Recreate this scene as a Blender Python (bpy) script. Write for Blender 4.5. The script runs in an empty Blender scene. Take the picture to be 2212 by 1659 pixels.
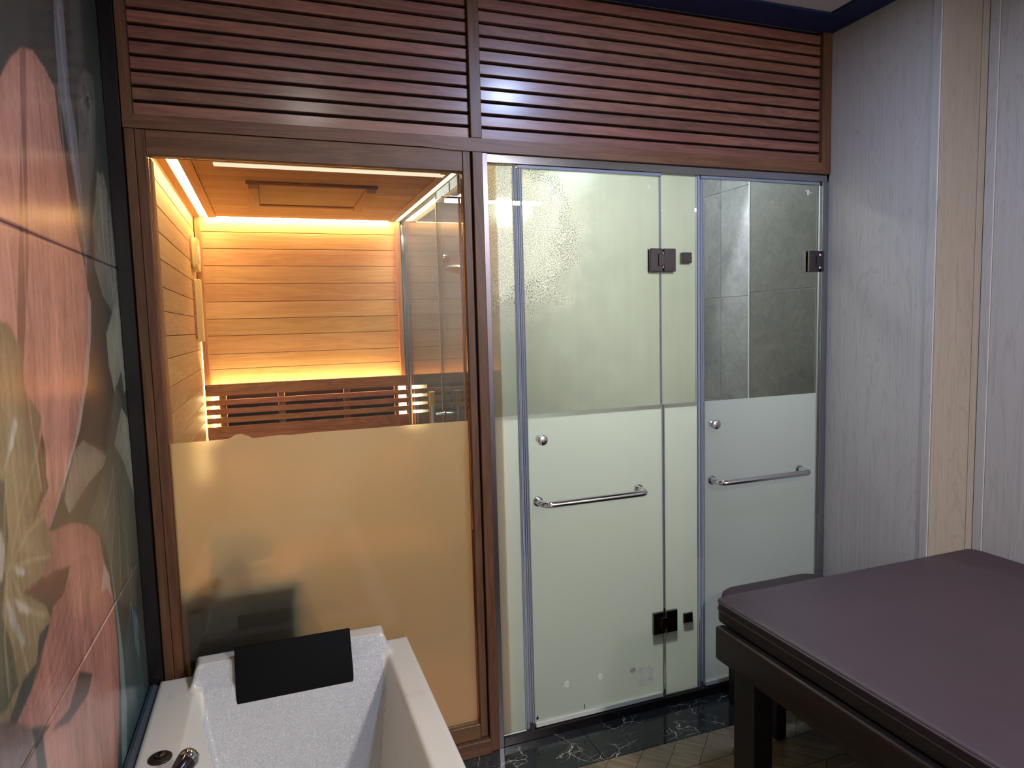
import bpy, bmesh, math, random
import numpy as np
from mathutils import Vector, Matrix
random.seed(7)
SC = bpy.context.scene
COL = SC.collection

# ------------------------------------------------------------------ camera, world, room lights, exposure
cam_d = bpy.data.cameras.new('camera')
cam_d.sensor_fit = 'HORIZONTAL'; cam_d.sensor_width = 36.0
cam_d.lens = 1450.81 / 2212 * 36.0
cam_d.clip_start = 0.02
cam = bpy.data.objects.new('camera', cam_d); COL.objects.link(cam)
_r = Vector((0.93967047, -0.34104160, -0.02664660))
_d = Vector((-0.05537596, -0.07478317, -0.99566108))
_f = Vector((0.33756913, 0.93706889, -0.08915704))
cam.matrix_world = Matrix(((_r.x, -_d.x, -_f.x, 0.0), (_r.y, -_d.y, -_f.y, -2.2), (_r.z, -_d.z, -_f.z, 1.53), (0, 0, 0, 1)))
SC.camera = cam

W = bpy.data.worlds.new('world'); SC.world = W; W.use_nodes = True
W.node_tree.nodes['Background'].inputs[0].default_value = (0.02, 0.025, 0.04, 1)
W.node_tree.nodes['Background'].inputs[1].default_value = 0.3
SC.view_settings.view_transform = 'Standard'; SC.view_settings.look = 'None'
SC.view_settings.exposure = 0.15; SC.view_settings.gamma = 1.0
SC.view_settings.use_curve_mapping = False
SC.cycles.max_bounces = 10; SC.cycles.diffuse_bounces = 4; SC.cycles.glossy_bounces = 4
SC.cycles.transmission_bounces = 6; SC.cycles.transparent_max_bounces = 24
SC.cycles.sample_clamp_indirect = 4.0; SC.cycles.caustics_reflective = False; SC.cycles.caustics_refractive = False

def area(name, loc, size, power, color, rot=(0, 0, 0), sy=None, spread=None):
    l = bpy.data.lights.new(name, 'AREA'); l.energy = power; l.color = color
    l.shape = 'RECTANGLE' if sy else 'SQUARE'; l.size = size
    if sy: l.size_y = sy
    if spread is not None: l.spread = spread
    o = bpy.data.objects.new(name, l); o.location = loc; o.rotation_euler = rot
    COL.objects.link(o); return o
def spot(name, loc, target, power, color, angle, blend=0.5, radius=0.03):
    l = bpy.data.lights.new(name, 'SPOT'); l.energy = power; l.color = color
    l.spot_size = math.radians(angle); l.spot_blend = blend; l.shadow_soft_size = radius
    o = bpy.data.objects.new(name, l); o.location = loc
    o.rotation_euler = (Vector(target) - Vector(loc)).to_track_quat('-Z', 'Y').to_euler()
    COL.objects.link(o); return o

PI = math.pi
# cool downlights in the room's ceiling, then an added rear fill
area('room_light_beam', (1.14, -0.98, 2.65), 0.13, 20.0, (0.46, 0.60, 1.0), (0, 0, 0))
area('room_light_beam', (0.25, -1.45, 2.65), 0.13, 4.0, (1.0, 0.93, 0.84), (0, 0, 0))
area('room_light_beam', (1.72, -3.45, 2.65), 0.20, 105.0, (1.0, 0.94, 0.90), (0, 0, 0))  # unseen fill lamp, added to brighten the front wall
# steam room: ceiling lamp; toilet stall: a spot on the side wall
area('steam_lamp_beam', (1.12, 1.05, 2.56), 0.28, 26.0, (0.95, 1.0, 0.93), (0, 0, 0))
spot('stall_spot_beam', (2.36, 0.79, 2.57), (2.38, 0.80, 1.0), 170.0, (0.82, 0.88, 1.0), 44, 0.45)
area('stall_lamp_beam', (1.95, 0.95, 2.56), 0.25, 19.0, (0.80, 0.88, 1.0), (0, 0, 0))

# ------------------------------------------------------------------ helpers
def link(o, parent=None):
    COL.objects.link(o)
    if parent is not None:
        o.parent = parent
        o.matrix_parent_inverse = Matrix.Translation(-parent.location) if parent.location.length else Matrix()
    return o
def tag(o, label=None, cat=None, group=None, kind=None):
    if label: o['label'] = label
    if cat: o['category'] = cat
    if group: o['group'] = group
    if kind: o['kind'] = kind
    return o
def empty(name, loc=(0, 0, 0)):
    o = bpy.data.objects.new(name, None); o.location = loc; o.empty_display_size = 0.05
    COL.objects.link(o); return o
def from_bm(name, bm, mat, parent=None, smooth=False, center=True):
    me = bpy.data.meshes.new(name)
    loc = Vector((0, 0, 0))
    if center and len(bm.verts):
        xs = [v.co for v in bm.verts]
        lo = Vector((min(v.x for v in xs), min(v.y for v in xs), min(v.z for v in xs)))
        hi = Vector((max(v.x for v in xs), max(v.y for v in xs), max(v.z for v in xs)))
        loc = Vector(((lo.x + hi.x) / 2, (lo.y + hi.y) / 2, lo.z))
        bmesh.ops.translate(bm, verts=bm.verts, vec=-loc)
    bmesh.ops.recalc_face_normals(bm, faces=bm.faces)
    bm.to_mesh(me); bm.free()
    mats = mat if isinstance(mat, (list, tuple)) else [mat]
    for m in mats: me.materials.append(m)
    if smooth:
        for p in me.polygons: p.use_smooth = True
        me.set_sharp_from_angle(angle=math.radians(40))
    o = bpy.data.objects.new(name, me); o.location = loc
    return link(o, parent)
def bm_box(bm, x0, x1, y0, y1, z0, z1, bev=0.0, seg=1, mi=0):
    vs = [bm.verts.new(p) for p in ((x0, y0, z0), (x1, y0, z0), (x1, y1, z0), (x0, y1, z0), (x0, y0, z1), (x1, y0, z1), (x1, y1, z1), (x0, y1, z1))]
    fs = [bm.faces.new([vs[i] for i in f]) for f in ((0, 3, 2, 1), (4, 5, 6, 7), (0, 1, 5, 4), (1, 2, 6, 5), (2, 3, 7, 6), (3, 0, 4, 7))]
    for f in fs: f.material_index = mi
    if bev > 0:
        es = list({e for f in fs for e in f.edges})
        bmesh.ops.bevel(bm, geom=es, offset=bev, segments=seg, profile=0.5, affect='EDGES')
    return vs
def box(name, x0, x1, y0, y1, z0, z1, mat, parent=None, bev=0.002, seg=1, smooth=False):
    bm = bmesh.new(); bm_box(bm, x0, x1, y0, y1, z0, z1, bev, seg)
    return from_bm(name, bm, mat, parent, smooth)
def bm_prism(bm, pts, axis, a0, a1, mi=0):
    """pts: 2D outline; axis: the extrusion axis (0,1,2); the other two axes take pts in order"""
    o = [i for i in range(3) if i != axis]
    def mk(p, a):
        v = [0, 0, 0]; v[axis] = a; v[o[0]] = p[0]; v[o[1]] = p[1]; return bm.verts.new(v)
    A = [mk(p, a0) for p in pts]; B = [mk(p, a1) for p in pts]
    n = len(pts)
    fs = [bm.faces.new(A), bm.faces.new(B[::-1])]
    for i in range(n): fs.append(bm.faces.new((A[i], B[i], B[(i + 1) % n], A[(i + 1) % n])))
    for f in fs: f.material_index = mi
    return fs
def prism(name, pts, axis, a0, a1, mat, parent=None, smooth=False):
    bm = bmesh.new(); bm_prism(bm, pts, axis, a0, a1); return from_bm(name, bm, mat, parent, smooth)
def bm_tube(bm, pts, r, n=14, cap=True):
    pts = [Vector(p) for p in pts]; rings = []
    up = None
    for i, p in enumerate(pts):
        t = (pts[min(i + 1, len(pts) - 1)] - pts[max(i - 1, 0)]).normalized()
        if up is None:
            up = Vector((0, 0, 1)) if abs(t.z) < 0.9 else Vector((1, 0, 0))
        a = t.cross(up).normalized(); b = a.cross(t).normalized(); up = b
        rr = r[i] if isinstance(r, (list, tuple)) else r
        rings.append([bm.verts.new(p + a * rr * math.cos(2 * PI * k / n) + b * rr * math.sin(2 * PI * k / n)) for k in range(n)])
    for A, B in zip(rings, rings[1:]):
        for k in range(n): bm.faces.new((A[k], A[(k + 1) % n], B[(k + 1) % n], B[k]))
    if cap:
        bm.faces.new(rings[0][::-1]); bm.faces.new(rings[-1])
def tube(name, pts, r, mat, parent=None, n=14):
    bm = bmesh.new(); bm_tube(bm, pts, r, n); return from_bm(name, bm, mat, parent, True)
def bend(p0, p1, p2, n=6):
    return [Vector(p0).lerp(Vector(p1), t).lerp(Vector(p1).lerp(Vector(p2), t), t) for t in [i / n for i in range(n + 1)]]
def lathe(name, prof, c, mat, parent=None, n=28, axis='z'):
    bm = bmesh.new(); rings = []
    for r, h in prof:
        ring = []
        for k in range(n):
            a = 2 * PI * k / n; u, v = r * math.cos(a), r * math.sin(a)
            p = (u, v, h) if axis == 'z' else ((u, h, v) if axis == 'y' else (h, u, v))
            ring.append(bm.verts.new(Vector(c) + Vector(p)))
        rings.append(ring)
    for A, B in zip(rings, rings[1:]):
        for k in range(n): bm.faces.new((A[k], A[(k + 1) % n], B[(k + 1) % n], B[k]))
    bm.faces.new(rings[0]); bm.faces.new(rings[-1])
    return from_bm(name, bm, mat, parent, True)

# ------------------------------------------------------------------ materials
def srgb(r, g, b):
    f = lambda c: (c / 255) / 12.92 if c / 255 <= 0.04045 else ((c / 255 + 0.055) / 1.055) ** 2.4
    return (f(r), f(g), f(b), 1)
class N:
    def __init__(s, name):
        s.m = bpy.data.materials.new(name); s.m.use_nodes = True; s.t = s.m.node_tree; s.t.nodes.clear()
        s.out = s.n('ShaderNodeOutputMaterial')
    def n(s, ty, **k):
        x = s.t.nodes.new(ty)
        for a, v in k.items():
            if a in x.inputs: x.inputs[a].default_value = v
            else: setattr(x, a, v)
        return x
    def l(s, a, b): s.t.links.new(a, b)
    def inp(s, nd, i, v):
        if hasattr(v, 'is_linked') or hasattr(v, 'links'): s.l(v, nd.inputs[i])
        else: nd.inputs[i].default_value = v
    def math(s, op, a, b=0.0, c=None, clamp=False):
        x = s.n('ShaderNodeMath', operation=op, use_clamp=clamp); s.inp(x, 0, a); s.inp(x, 1, b)
        if c is not None: s.inp(x, 2, c)
        return x.outputs[0]
    def mapr(s, v, a, b, c=0.0, d=1.0, smooth=False):
        x = s.n('ShaderNodeMapRange'); x.clamp = True
        if smooth: x.interpolation_type = 'SMOOTHSTEP'
        s.inp(x, 0, v)
        for i, q in enumerate((a, b, c, d)): s.inp(x, i + 1, q)
        return x.outputs[0]
    def mix(s, f, a, b, ty='MIX'):
        x = s.n('ShaderNodeMix'); x.data_type = 'RGBA'; x.blend_type = ty
        s.inp(x, 0, f); s.inp(x, 6, a); s.inp(x, 7, b); return x.outputs[2]
    def mixs(s, f, a, b):
        x = s.n('ShaderNodeMixShader'); s.inp(x, 0, f); s.l(a, x.inputs[1]); s.l(b, x.inputs[2]); return x.outputs[0]
    def pos(s): return s.n('ShaderNodeNewGeometry').outputs['Position']
    def mapping(s, v, scale=(1, 1, 1), loc=(0, 0, 0), rot=(0, 0, 0)):
        x = s.n('ShaderNodeMapping'); s.l(v, x.inputs[0]); s.inp(x, 3, scale); s.inp(x, 1, loc); s.inp(x, 2, rot); return x.outputs[0]
    def noise(s, v, scale=5, detail=4, rough=0.5, dist=0.0):
        x = s.n('ShaderNodeTexNoise'); s.l(v, x.inputs['Vector']); x.inputs['Scale'].default_value = scale
        x.inputs['Detail'].default_value = detail; x.inputs['Roughness'].default_value = rough; x.inputs['Distortion'].default_value = dist
        return x.outputs['Fac']
    def ramp(s, v, stops):
        x = s.n('ShaderNodeValToRGB'); s.l(v, x.inputs[0]); e = x.color_ramp.elements
        while len(e) < len(stops): e.new(0.5)
        for q, (p, c) in zip(e, stops): q.position = p; q.color = c
        return x.outputs[0]
    def bump(s, h, strength=0.3, dist=0.001):
        x = s.n('ShaderNodeBump'); s.inp(x, 'Strength', strength); x.inputs['Distance'].default_value = dist
        s.l(h, x.inputs['Height']); return x.outputs[0]
    def bsdf(s, color, rough=0.5, metal=0.0, normal=None, spec=0.5, **k):
        b = s.n('ShaderNodeBsdfPrincipled'); s.inp(b, 'Base Color', color); s.inp(b, 'Roughness', rough)
        s.inp(b, 'Metallic', metal); s.inp(b, 'Specular IOR Level', spec)
        if normal is not None: s.l(normal, b.inputs['Normal'])
        for a, v in k.items(): s.inp(b, a, v)
        return b.outputs[0]
    def done(s, sh): s.l(sh, s.out.inputs[0]); return s.m
def rgb(c): return srgb(*c)

def wood(name, dark, light, axis=0, rough=0.45, vary=0.35, ring=1.0, spec=0.4, fine=1.0, contrast=1.0, rw=0.9, fw=0.9, coat=0.0):
    m = N(name)
    rnd = m.n('ShaderNodeObjectInfo').outputs['Random']
    p = m.pos()
    off = m.n('ShaderNodeVectorMath', operation='ADD'); m.l(p, off.inputs[0])
    cx = m.n('ShaderNodeCombineXYZ'); s = m.math('MULTIPLY', rnd, 17.3)
    for i in range(3): m.l(s, cx.inputs[i])
    m.l(cx.outputs[0], off.inputs[1]); v = off.outputs[0]
    sc = [9.0, 9.0, 9.0]; sc[axis] = 0.9
    mp = m.mapping(v, tuple(sc))
    n1 = m.noise(mp, 1.6, 5, 0.55, 0.8)
    wv = m.math('FRACT', m.math('MULTIPLY', n1, 9.0 * ring))
    wv = m.math('PINGPONG', wv, 0.5)
    sc2 = [160.0, 160.0, 160.0]; sc2[axis] = 3.0
    n2 = m.noise(m.mapping(v, tuple(sc2)), 1.0 * fine, 3, 0.6)
    t = m.math('ADD', m.math('MULTIPLY', m.math('SUBTRACT', wv, 0.25), rw), m.math('MULTIPLY', m.math('SUBTRACT', n2, 0.5), fw))
    big = m.noise(m.mapping(v, tuple(x * 0.35 for x in sc)), 1.0, 2, 0.5)
    t = m.math('ADD', t, m.math('MULTIPLY', m.math('SUBTRACT', big, 0.5), 0.7))
    t = m.mapr(t, -0.4, 0.4)
    t = m.math('MULTIPLY_ADD', m.math('SUBTRACT', t, 0.5), contrast, 0.5)
    c = m.mix(t, rgb(dark), rgb(light))
    h = m.n('ShaderNodeHueSaturation'); m.l(c, h.inputs['Color'])
    m.l(m.mapr(rnd, 0, 1, 1 - vary, 1 + vary * 0.6), h.inputs['Value'])
    m.l(m.mapr(m.math('FRACT', m.math('MULTIPLY', rnd, 7.7)), 0, 1, 0.488, 0.508), h.inputs['Hue'])
    nrm = m.bump(n2, 0.18, 0.0006)
    return m.done(m.bsdf(h.outputs[0], rough, 0, nrm, spec, **({'Coat Weight': coat, 'Coat Roughness': 0.22} if coat else {})))

M = {}
M['louvre_wood'] = wood('louvre_wood', (88, 54, 41), (144, 96, 76), 0, 0.4, 0.25, 0.8, 0.5, 1.0, 1.0, 0.7, 0.7, 0.6)
M['frame_wood_h'] = wood('frame_wood_h', (84, 57, 36), (118, 84, 56), 0, 0.42, 0.08, 0.7, 0.4)
M['frame_wood_v'] = wood('frame_wood_v', (72, 47, 30), (106, 72, 46), 2, 0.42, 0.08, 0.7, 0.4)
M['cedar_h'] = wood('cedar_h', (184, 138, 92), (228, 184, 134), 0, 0.5, 0.14, 0.55, 0.35, 1.0, 1.0, 0.55, 0.6)
M['cedar_y'] = wood('cedar_y', (190, 148, 102), (230, 190, 142), 1, 0.5, 0.12, 0.55, 0.35, 1.0, 1.0, 0.55, 0.6)
M['cedar_v'] = wood('cedar_v', (172, 118, 78), (206, 154, 108), 2, 0.5, 0.05, 0.8, 0.35)
M['bench_wood'] = wood('bench_wood', (136, 86, 56), (186, 130, 92), 0, 0.5, 0.10, 1.3, 0.35)
M['pale_wood'] = wood('pale_wood', (206, 182, 126), (226, 206, 150), 2, 0.5, 0.05, 0.5, 0.35)
M['dark_wood'] = wood('dark_wood', (23, 13, 12), (36, 21, 18), 1, 0.42, 0.05, 0.8, 0.25)
M['shelf_wood'] = wood('shelf_wood', (92, 74, 60), (122, 100, 84), 0, 0.5, 0.10, 0.8, 0.4)
M['black_wood'] = wood('black_wood', (14, 12, 13), (26, 22, 22), 2, 0.45, 0.05, 0.8, 0.4)

def plain(name, col, rough=0.5, metal=0.0, spec=0.5, nscale=60.0, amt=0.06, bump=0.0, **k):
    m = N(name); n = m.noise(m.pos(), nscale, 3, 0.6)
    c = rgb(col)
    lo = tuple(x * (1 - amt) for x in c[:3]) + (1,); hi = tuple(min(1, x * (1 + amt)) for x in c[:3]) + (1,)
    cc = m.mix(n, lo, hi)
    nr = m.bump(n, bump, 0.001) if bump else None
    return m.done(m.bsdf(cc, rough, metal, nr, spec, **k))
M['dark_back'] = plain('dark_backing', (22, 15, 13), 0.8)
M['heater'] = plain('heater_panel', (40, 22, 18), 0.6)
M['chrome'] = plain('chrome', (214, 214, 216), 0.08, 1.0)
M['dark_chrome'] = plain('dark_chrome', (110, 104, 108), 0.16, 1.0)
M['steel'] = plain('polished_steel', (176, 178, 184), 0.16, 1.0)
M['white_seal'] = plain('white_seal', (196, 198, 190), 0.5)
M['black_rubber'] = plain('black_foam', (7, 7, 8), 0.75, spec=0.15)
M['ink'] = plain('black_ink', (12, 12, 14), 0.6)
M['label_white'] = plain('white_sticker', (220, 222, 224), 0.5)
M['navy'] = plain('navy_band', (28, 38, 78), 0.6, spec=0.2)
M['ceiling'] = plain('ceiling_paint', (176, 172, 178), 0.9, nscale=140, amt=0.12, bump=0.3)
M['rear_wall'] = plain('rear_wall_paint', (205, 203, 208), 0.9)
M['silicone'] = plain('silicone_bead', (62, 70, 80), 0.35)
M['dark_fitting'] = plain('dark_fitting', (52, 48, 40), 0.3, 0.6)
M['nozzle'] = plain('nozzle_rubber', (38, 38, 44), 0.6)
M['towel'] = plain('towel', (232, 214, 186), 0.9, bump=0.6)

def emit(name, col, strength):
    m = N(name); e = m.n('ShaderNodeEmission'); e.inputs[0].default_value = col; e.inputs[1].default_value = strength
    return m.done(e.outputs[0])
M['led_warm'] = emit('led_warm', (1.0, 0.70, 0.30, 1), 34.0)
M['led_soft'] = emit('led_soft', (1.0, 0.84, 0.58, 1), 0.95)
M['led_bright'] = emit('led_bright', (1.0, 0.70, 0.30, 1), 70.0)
M['tube_light'] = emit('tube_light', (1.0, 0.96, 0.84, 1), 70.0)
M['lamp_cool'] = emit('lamp_cool', (0.7, 0.82, 1.0, 1), 6.0)

# pale wood-print wall panelling
def panel_mat(name, base, dark):
    m = N(name); p = m.pos()
    rnd = m.n('ShaderNodeObjectInfo').outputs['Random']
    off = m.n('ShaderNodeVectorMath', operation='ADD'); m.l(p, off.inputs[0])
    cx = m.n('ShaderNodeCombineXYZ'); s = m.math('MULTIPLY', rnd, 9.1)
    for i in range(3): m.l(s, cx.inputs[i])
    m.l(cx.outputs[0], off.inputs[1]); v = off.outputs[0]
    n1 = m.noise(m.mapping(v, (7, 7, 0.8)), 1.3, 4, 0.5, 0.9)
    wv = m.math('PINGPONG', m.math('FRACT', m.math('MULTIPLY', n1, 13.0)), 0.5)
    wv = m.mapr(wv, 0.0, 0.14)
    n2 = m.noise(m.mapping(v, (180, 180, 1.6)), 1.0, 3, 0.6)
    t = m.math('ADD', m.math('MULTIPLY', wv, 0.45), m.math('MULTIPLY', m.mapr(n2, 0.25, 0.75), 0.55))
    c = m.mix(t, rgb(dark), rgb(base))
    return m.done(m.bsdf(c, 0.55, 0, m.bump(n2, 0.12, 0.0005), 0.3))
M['panel_grey'] = panel_mat('panel_grey', (190, 184, 176), (165, 159, 152))
M['panel_beige'] = panel_mat('panel_beige', (160, 148, 134), (138, 127, 115))

# black marble
def marble():
    m = N('black_marble'); p = m.pos()
    d = m.noise(p, 6.0, 5, 0.6)
    mp = m.n('ShaderNodeVectorMath', operation='ADD'); m.l(p, mp.inputs[0])
    dc = m.n('ShaderNodeTexNoise'); m.l(p, dc.inputs['Vector']); dc.inputs['Scale'].default_value = 5.0; dc.inputs['Detail'].default_value = 6
    sc = m.n('ShaderNodeVectorMath', operation='SCALE'); m.l(dc.outputs['Color'], sc.inputs[0]); sc.inputs[3].default_value = 0.22
    m.l(sc.outputs[0], mp.inputs[1])
    def veins(scale, w, lo, hi):
        v = m.n('ShaderNodeTexVoronoi', feature='DISTANCE_TO_EDGE'); m.l(mp.outputs[0], v.inputs['Vector']); v.inputs['Scale'].default_value = scale
        a = m.mapr(v.outputs['Distance'], 0.0, w, 1.0, 0.0)
        b = m.mapr(m.noise(p, 9.0, 3), lo, hi)
        return m.math('MULTIPLY', a, b)
    vv = m.math('MAXIMUM', veins(8.0, 0.012, 0.46, 0.58), m.math('MULTIPLY', veins(23.0, 0.03, 0.50, 0.66), 0.45))
    base = m.mix(d, rgb((16, 17, 18)), rgb((50, 52, 51)))
    c = m.mix(vv, base, rgb((188, 184, 168)))
    return m.done(m.bsdf(c, 0.07, 0, None, 0.5))
M['marble'] = marble()
M['marble_dark'] = plain('dark_stone_trim', (24, 21, 22), 0.2)

# stone tile of the wet rooms
def stone(name, base, dark):
    m = N(name); p = m.pos()
    rnd = m.n('ShaderNodeObjectInfo').outputs['Random']
    off = m.n('ShaderNodeVectorMath', operation='ADD'); m.l(p, off.inputs[0])
    cx = m.n('ShaderNodeCombineXYZ'); s = m.math('MULTIPLY', rnd, 9.1)
    for i in range(3): m.l(s, cx.inputs[i])
    m.l(cx.outputs[0], off.inputs[1]); v = off.outputs[0]
    n1 = m.noise(v, 3.0, 8, 0.65, 0.6); n2 = m.noise(v, 16.0, 8, 0.72, 1.6)
    t = m.math('ADD', m.math('MULTIPLY', n1, 0.6), m.math('MULTIPLY', n2, 0.6))
    t = m.mapr(t, 0.42, 0.8)
    c = m.mix(t, rgb(dark), rgb(base))
    vein = m.mapr(m.math('ABSOLUTE', m.math('SUBTRACT', m.noise(v, 5.0, 6, 0.6, 1.0), 0.5)), 0.0, 0.012, 0.12, 0.0)
    c = m.mix(vein, c, rgb((168, 160, 150)))
    return m.done(m.bsdf(c, 0.42, 0, m.bump(n2, 0.2, 0.001), 0.4))
M['stone'] = stone('grey_stone_tile', (128, 128, 124), (88, 89, 88))
M['grout'] = plain('grout', (190, 188, 180), 0.9)
M['grout_dark'] = plain('grout_dark', (92, 84, 66), 0.9)
M['joint_gold'] = plain('joint_gold', (70, 56, 38), 0.6)

# wood-look floor tile
def floor_plank():
    m = N('floor_plank'); p = m.pos()
    rnd = m.n('ShaderNodeObjectInfo').outputs['Random']
    v = m.mapping(p, (1, 1, 1), (0, 0, 0), (0, 0, PI / 4))
    off = m.n('ShaderNodeVectorMath', operation='ADD'); m.l(v, off.inputs[0])
    cx = m.n('ShaderNodeCombineXYZ'); m.l(m.math('MULTIPLY', rnd, 9.1), cx.inputs[0]); m.l(m.math('MULTIPLY', rnd, 5.1), cx.inputs[1])
    m.l(cx.outputs[0], off.inputs[1])
    n1 = m.noise(m.mapping(off.outputs[0], (5, 60, 30)), 1.0, 4, 0.6, 0.5)
    c = m.mix(m.mapr(n1, 0.3, 0.7), rgb((106, 90, 66)), rgb((146, 128, 98)))
    h = m.n('ShaderNodeHueSaturation'); m.l(c, h.inputs['Color']); m.l(m.mapr(rnd, 0, 1, 0.8, 1.1), h.inputs['Value'])
    return m.done(m.bsdf(h.outputs[0], 0.32, 0, m.bump(n1, 0.15, 0.0005), 0.4))
M['floor_plank'] = floor_plank()

# leather of bed and stool
def leather():
    m = N('brown_leather'); p = m.pos()
    n = m.noise(p, 420.0, 2, 0.5); n2 = m.noise(p, 5.0, 3, 0.5)
    c = m.mix(n2, rgb((54, 41, 45)), rgb((65, 50, 54)))
    return m.done(m.bsdf(c, 0.5, 0, m.bump(n, 0.25, 0.0006), 0.35))
M['leather'] = leather()
M['leather_shade'] = plain('shaded_leather_side', (34, 24, 24), 0.5, spec=0.3, nscale=420, bump=0.2)  # mattress sides: darker copy of the leather, shade put into the colour
M['jamb'] = plain('brushed_jamb', (108, 104, 114), 0.28, 1.0)
M['satin_steel'] = plain('satin_steel', (226, 220, 206), 0.42, 0.75)
M['seal_top'] = plain('top_seal_plastic', (128, 134, 150), 0.3)

# acrylic tub
def acrylic(name, tex):
    m = N(name); p = m.pos()
    if tex:
        w = m.noise(m.mapping(p, (1, 1, 1.2)), 230.0, 2, 0.5, 1.2)
        h = m.mapr(w, 0.42, 0.58)
        nr = m.bump(h, 0.8, 0.0018)
        return m.done(m.bsdf(rgb((206, 206, 204)), 0.26, 0, nr, 0.6))
    n = m.noise(p, 260.0, 2, 0.5)
    d = m.mapr(m.noise(p, 9.0, 4, 0.6), 0.62, 0.72, 0.0, 0.22)
    c = m.mix(d, rgb((212, 206, 190)), rgb((150, 142, 128)))
    return m.done(m.bsdf(c, 0.3, 0, m.bump(n, 0.10, 0.0006), 0.5))
M['acrylic'] = acrylic('acrylic_smooth', False)
M['acrylic_tex'] = acrylic('acrylic_textured', True)

# glass: architectural panes (fresnel mirror over transparent); frosted and fogged faces scatter
def pane_shader(m, tint=(0.93, 0.97, 0.95, 1), boost=1.0):
    tr = m.n('ShaderNodeBsdfTransparent'); tr.inputs[0].default_value = tint
    gl = m.n('ShaderNodeBsdfGlossy'); gl.inputs['Roughness'].default_value = 0.01
    fr = m.n('ShaderNodeFresnel'); fr.inputs[0].default_value = 1.5
    f = m.math('MULTIPLY', fr.outputs[0], boost, clamp=True)
    return m.mixs(f, tr.outputs[0], gl.outputs[0])
def glass(name, tint=(0.93, 0.97, 0.95, 1), boost=1.0):
    m = N(name); return m.done(pane_shader(m, tint, boost))
M['glass'] = glass('clear_glass', (0.95, 0.98, 0.96, 1))
M['glass_part'] = glass('partition_glass', (0.93, 0.96, 0.93, 1), 0.8)
def clear():
    m = N('clear_face'); t = m.n('ShaderNodeBsdfTransparent'); return m.done(t.outputs[0])
M['clear'] = clear()
def scatter(m, tcol, dcol, rough, wt=0.62, wd=0.14):
    tl = m.n('ShaderNodeBsdfTranslucent'); m.inp(tl, 0, tcol)
    df = m.n('ShaderNodeBsdfDiffuse'); m.inp(df, 0, dcol)
    rf = m.n('ShaderNodeBsdfRefraction'); m.inp(rf, 0, tcol); rf.inputs['Roughness'].default_value = rough; rf.inputs['IOR'].default_value = 1.22
    a = m.mixs(wt, rf.outputs[0], tl.outputs[0])
    return m.mixs(wd, a, df.outputs[0])
def frosted(name, tcol, rough=0.45, wt=0.6, wd=0.16):
    m = N(name)
    n = m.noise(m.pos(), 700.0, 2, 0.6)
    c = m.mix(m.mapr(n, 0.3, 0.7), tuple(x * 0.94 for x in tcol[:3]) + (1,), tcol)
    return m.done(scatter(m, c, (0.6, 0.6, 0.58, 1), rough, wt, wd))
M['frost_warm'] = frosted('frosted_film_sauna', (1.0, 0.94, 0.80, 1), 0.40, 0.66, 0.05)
M['frost_cool'] = frosted('frosted_film', (0.95, 0.98, 0.94, 1), 0.50, 0.70, 0.14)
def fogged():
    m = N('steam_fogged_face'); p = m.pos()
    sp = m.n('ShaderNodeSeparateXYZ'); m.l(p, sp.inputs[0]); X, Z = sp.outputs[0], sp.outputs[2]
    # droplet-covered corner, with painted lamp glow: elliptic distance from the upper left of the door
    dx = m.math('DIVIDE', m.math('SUBTRACT', X, 0.80), 0.30); dz = m.math('DIVIDE', m.math('SUBTRACT', Z, 1.86), 0.34)
    r = m.math('SQRT', m.math('ADD', m.math('MULTIPLY', dx, dx), m.math('MULTIPLY', dz, dz)))
    r = m.math('ADD', r, m.math('MULTIPLY', m.math('SUBTRACT', m.noise(p, 9.0, 4, 0.6), 0.5), 0.9))
    drop_glow = m.mapr(r, 1.25, 0.55, 0.0, 1.0, True)
    sp1 = m.noise(p, 230.0, 2, 0.55); 
    thr = m.math('SUBTRACT', 0.72, m.math('MULTIPLY', drop_glow, 0.25))
    clearspot = m.mapr(sp1, thr, m.math('ADD', thr, 0.05))
    ring = m.math('MULTIPLY', m.math('MULTIPLY', drop_glow, m.math('SUBTRACT', 1.05, drop_glow)), 4.0, clamp=True)
    clearspot = m.math('MULTIPLY', clearspot, m.math('MULTIPLY_ADD', ring, 0.95, 0.22, clamp=True))
    run = m.noise(m.mapping(p, (26, 26, 1.4)), 1.0, 5, 0.65, 0.4)
    cloud = m.noise(p, 2.6, 4, 0.55)
    dens = m.mapr(m.math('ADD', m.math('MULTIPLY', run, 0.25), m.math('MULTIPLY', cloud, 0.75)), 0.34, 0.62, 0.80, 0.98)
    left = m.mapr(m.math('ADD', X, m.math('MULTIPLY', m.math('SUBTRACT', cloud, 0.5), 0.25)), 0.85, 1.28, 0.58, 1.0, True)
    dens = m.math('MULTIPLY', dens, m.math('MAXIMUM', left, drop_glow))
    dens = m.math('MULTIPLY', dens, m.mapr(Z, 1.2040, 1.2065))
    fac = m.math('MULTIPLY', dens, m.math('SUBTRACT', 1.0, clearspot, clamp=True))
    tr = m.n('ShaderNodeBsdfTransparent'); m.l(m.mix(drop_glow, (0.85, 0.9, 0.87, 1), (0.38, 0.40, 0.36, 1)), tr.inputs[0])
    tc = m.mix(drop_glow, (0.58, 0.63, 0.55, 1), (0.97, 0.98, 0.86, 1))  # lamp glow painted into the tint, lighter over the droplet corner
    sc = scatter(m, tc, (0.5, 0.54, 0.48, 1), 0.42, 0.60, 0.12)
    return m.done(m.mixs(fac, tr.outputs[0], sc))
M['fog'] = fogged()
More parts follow.
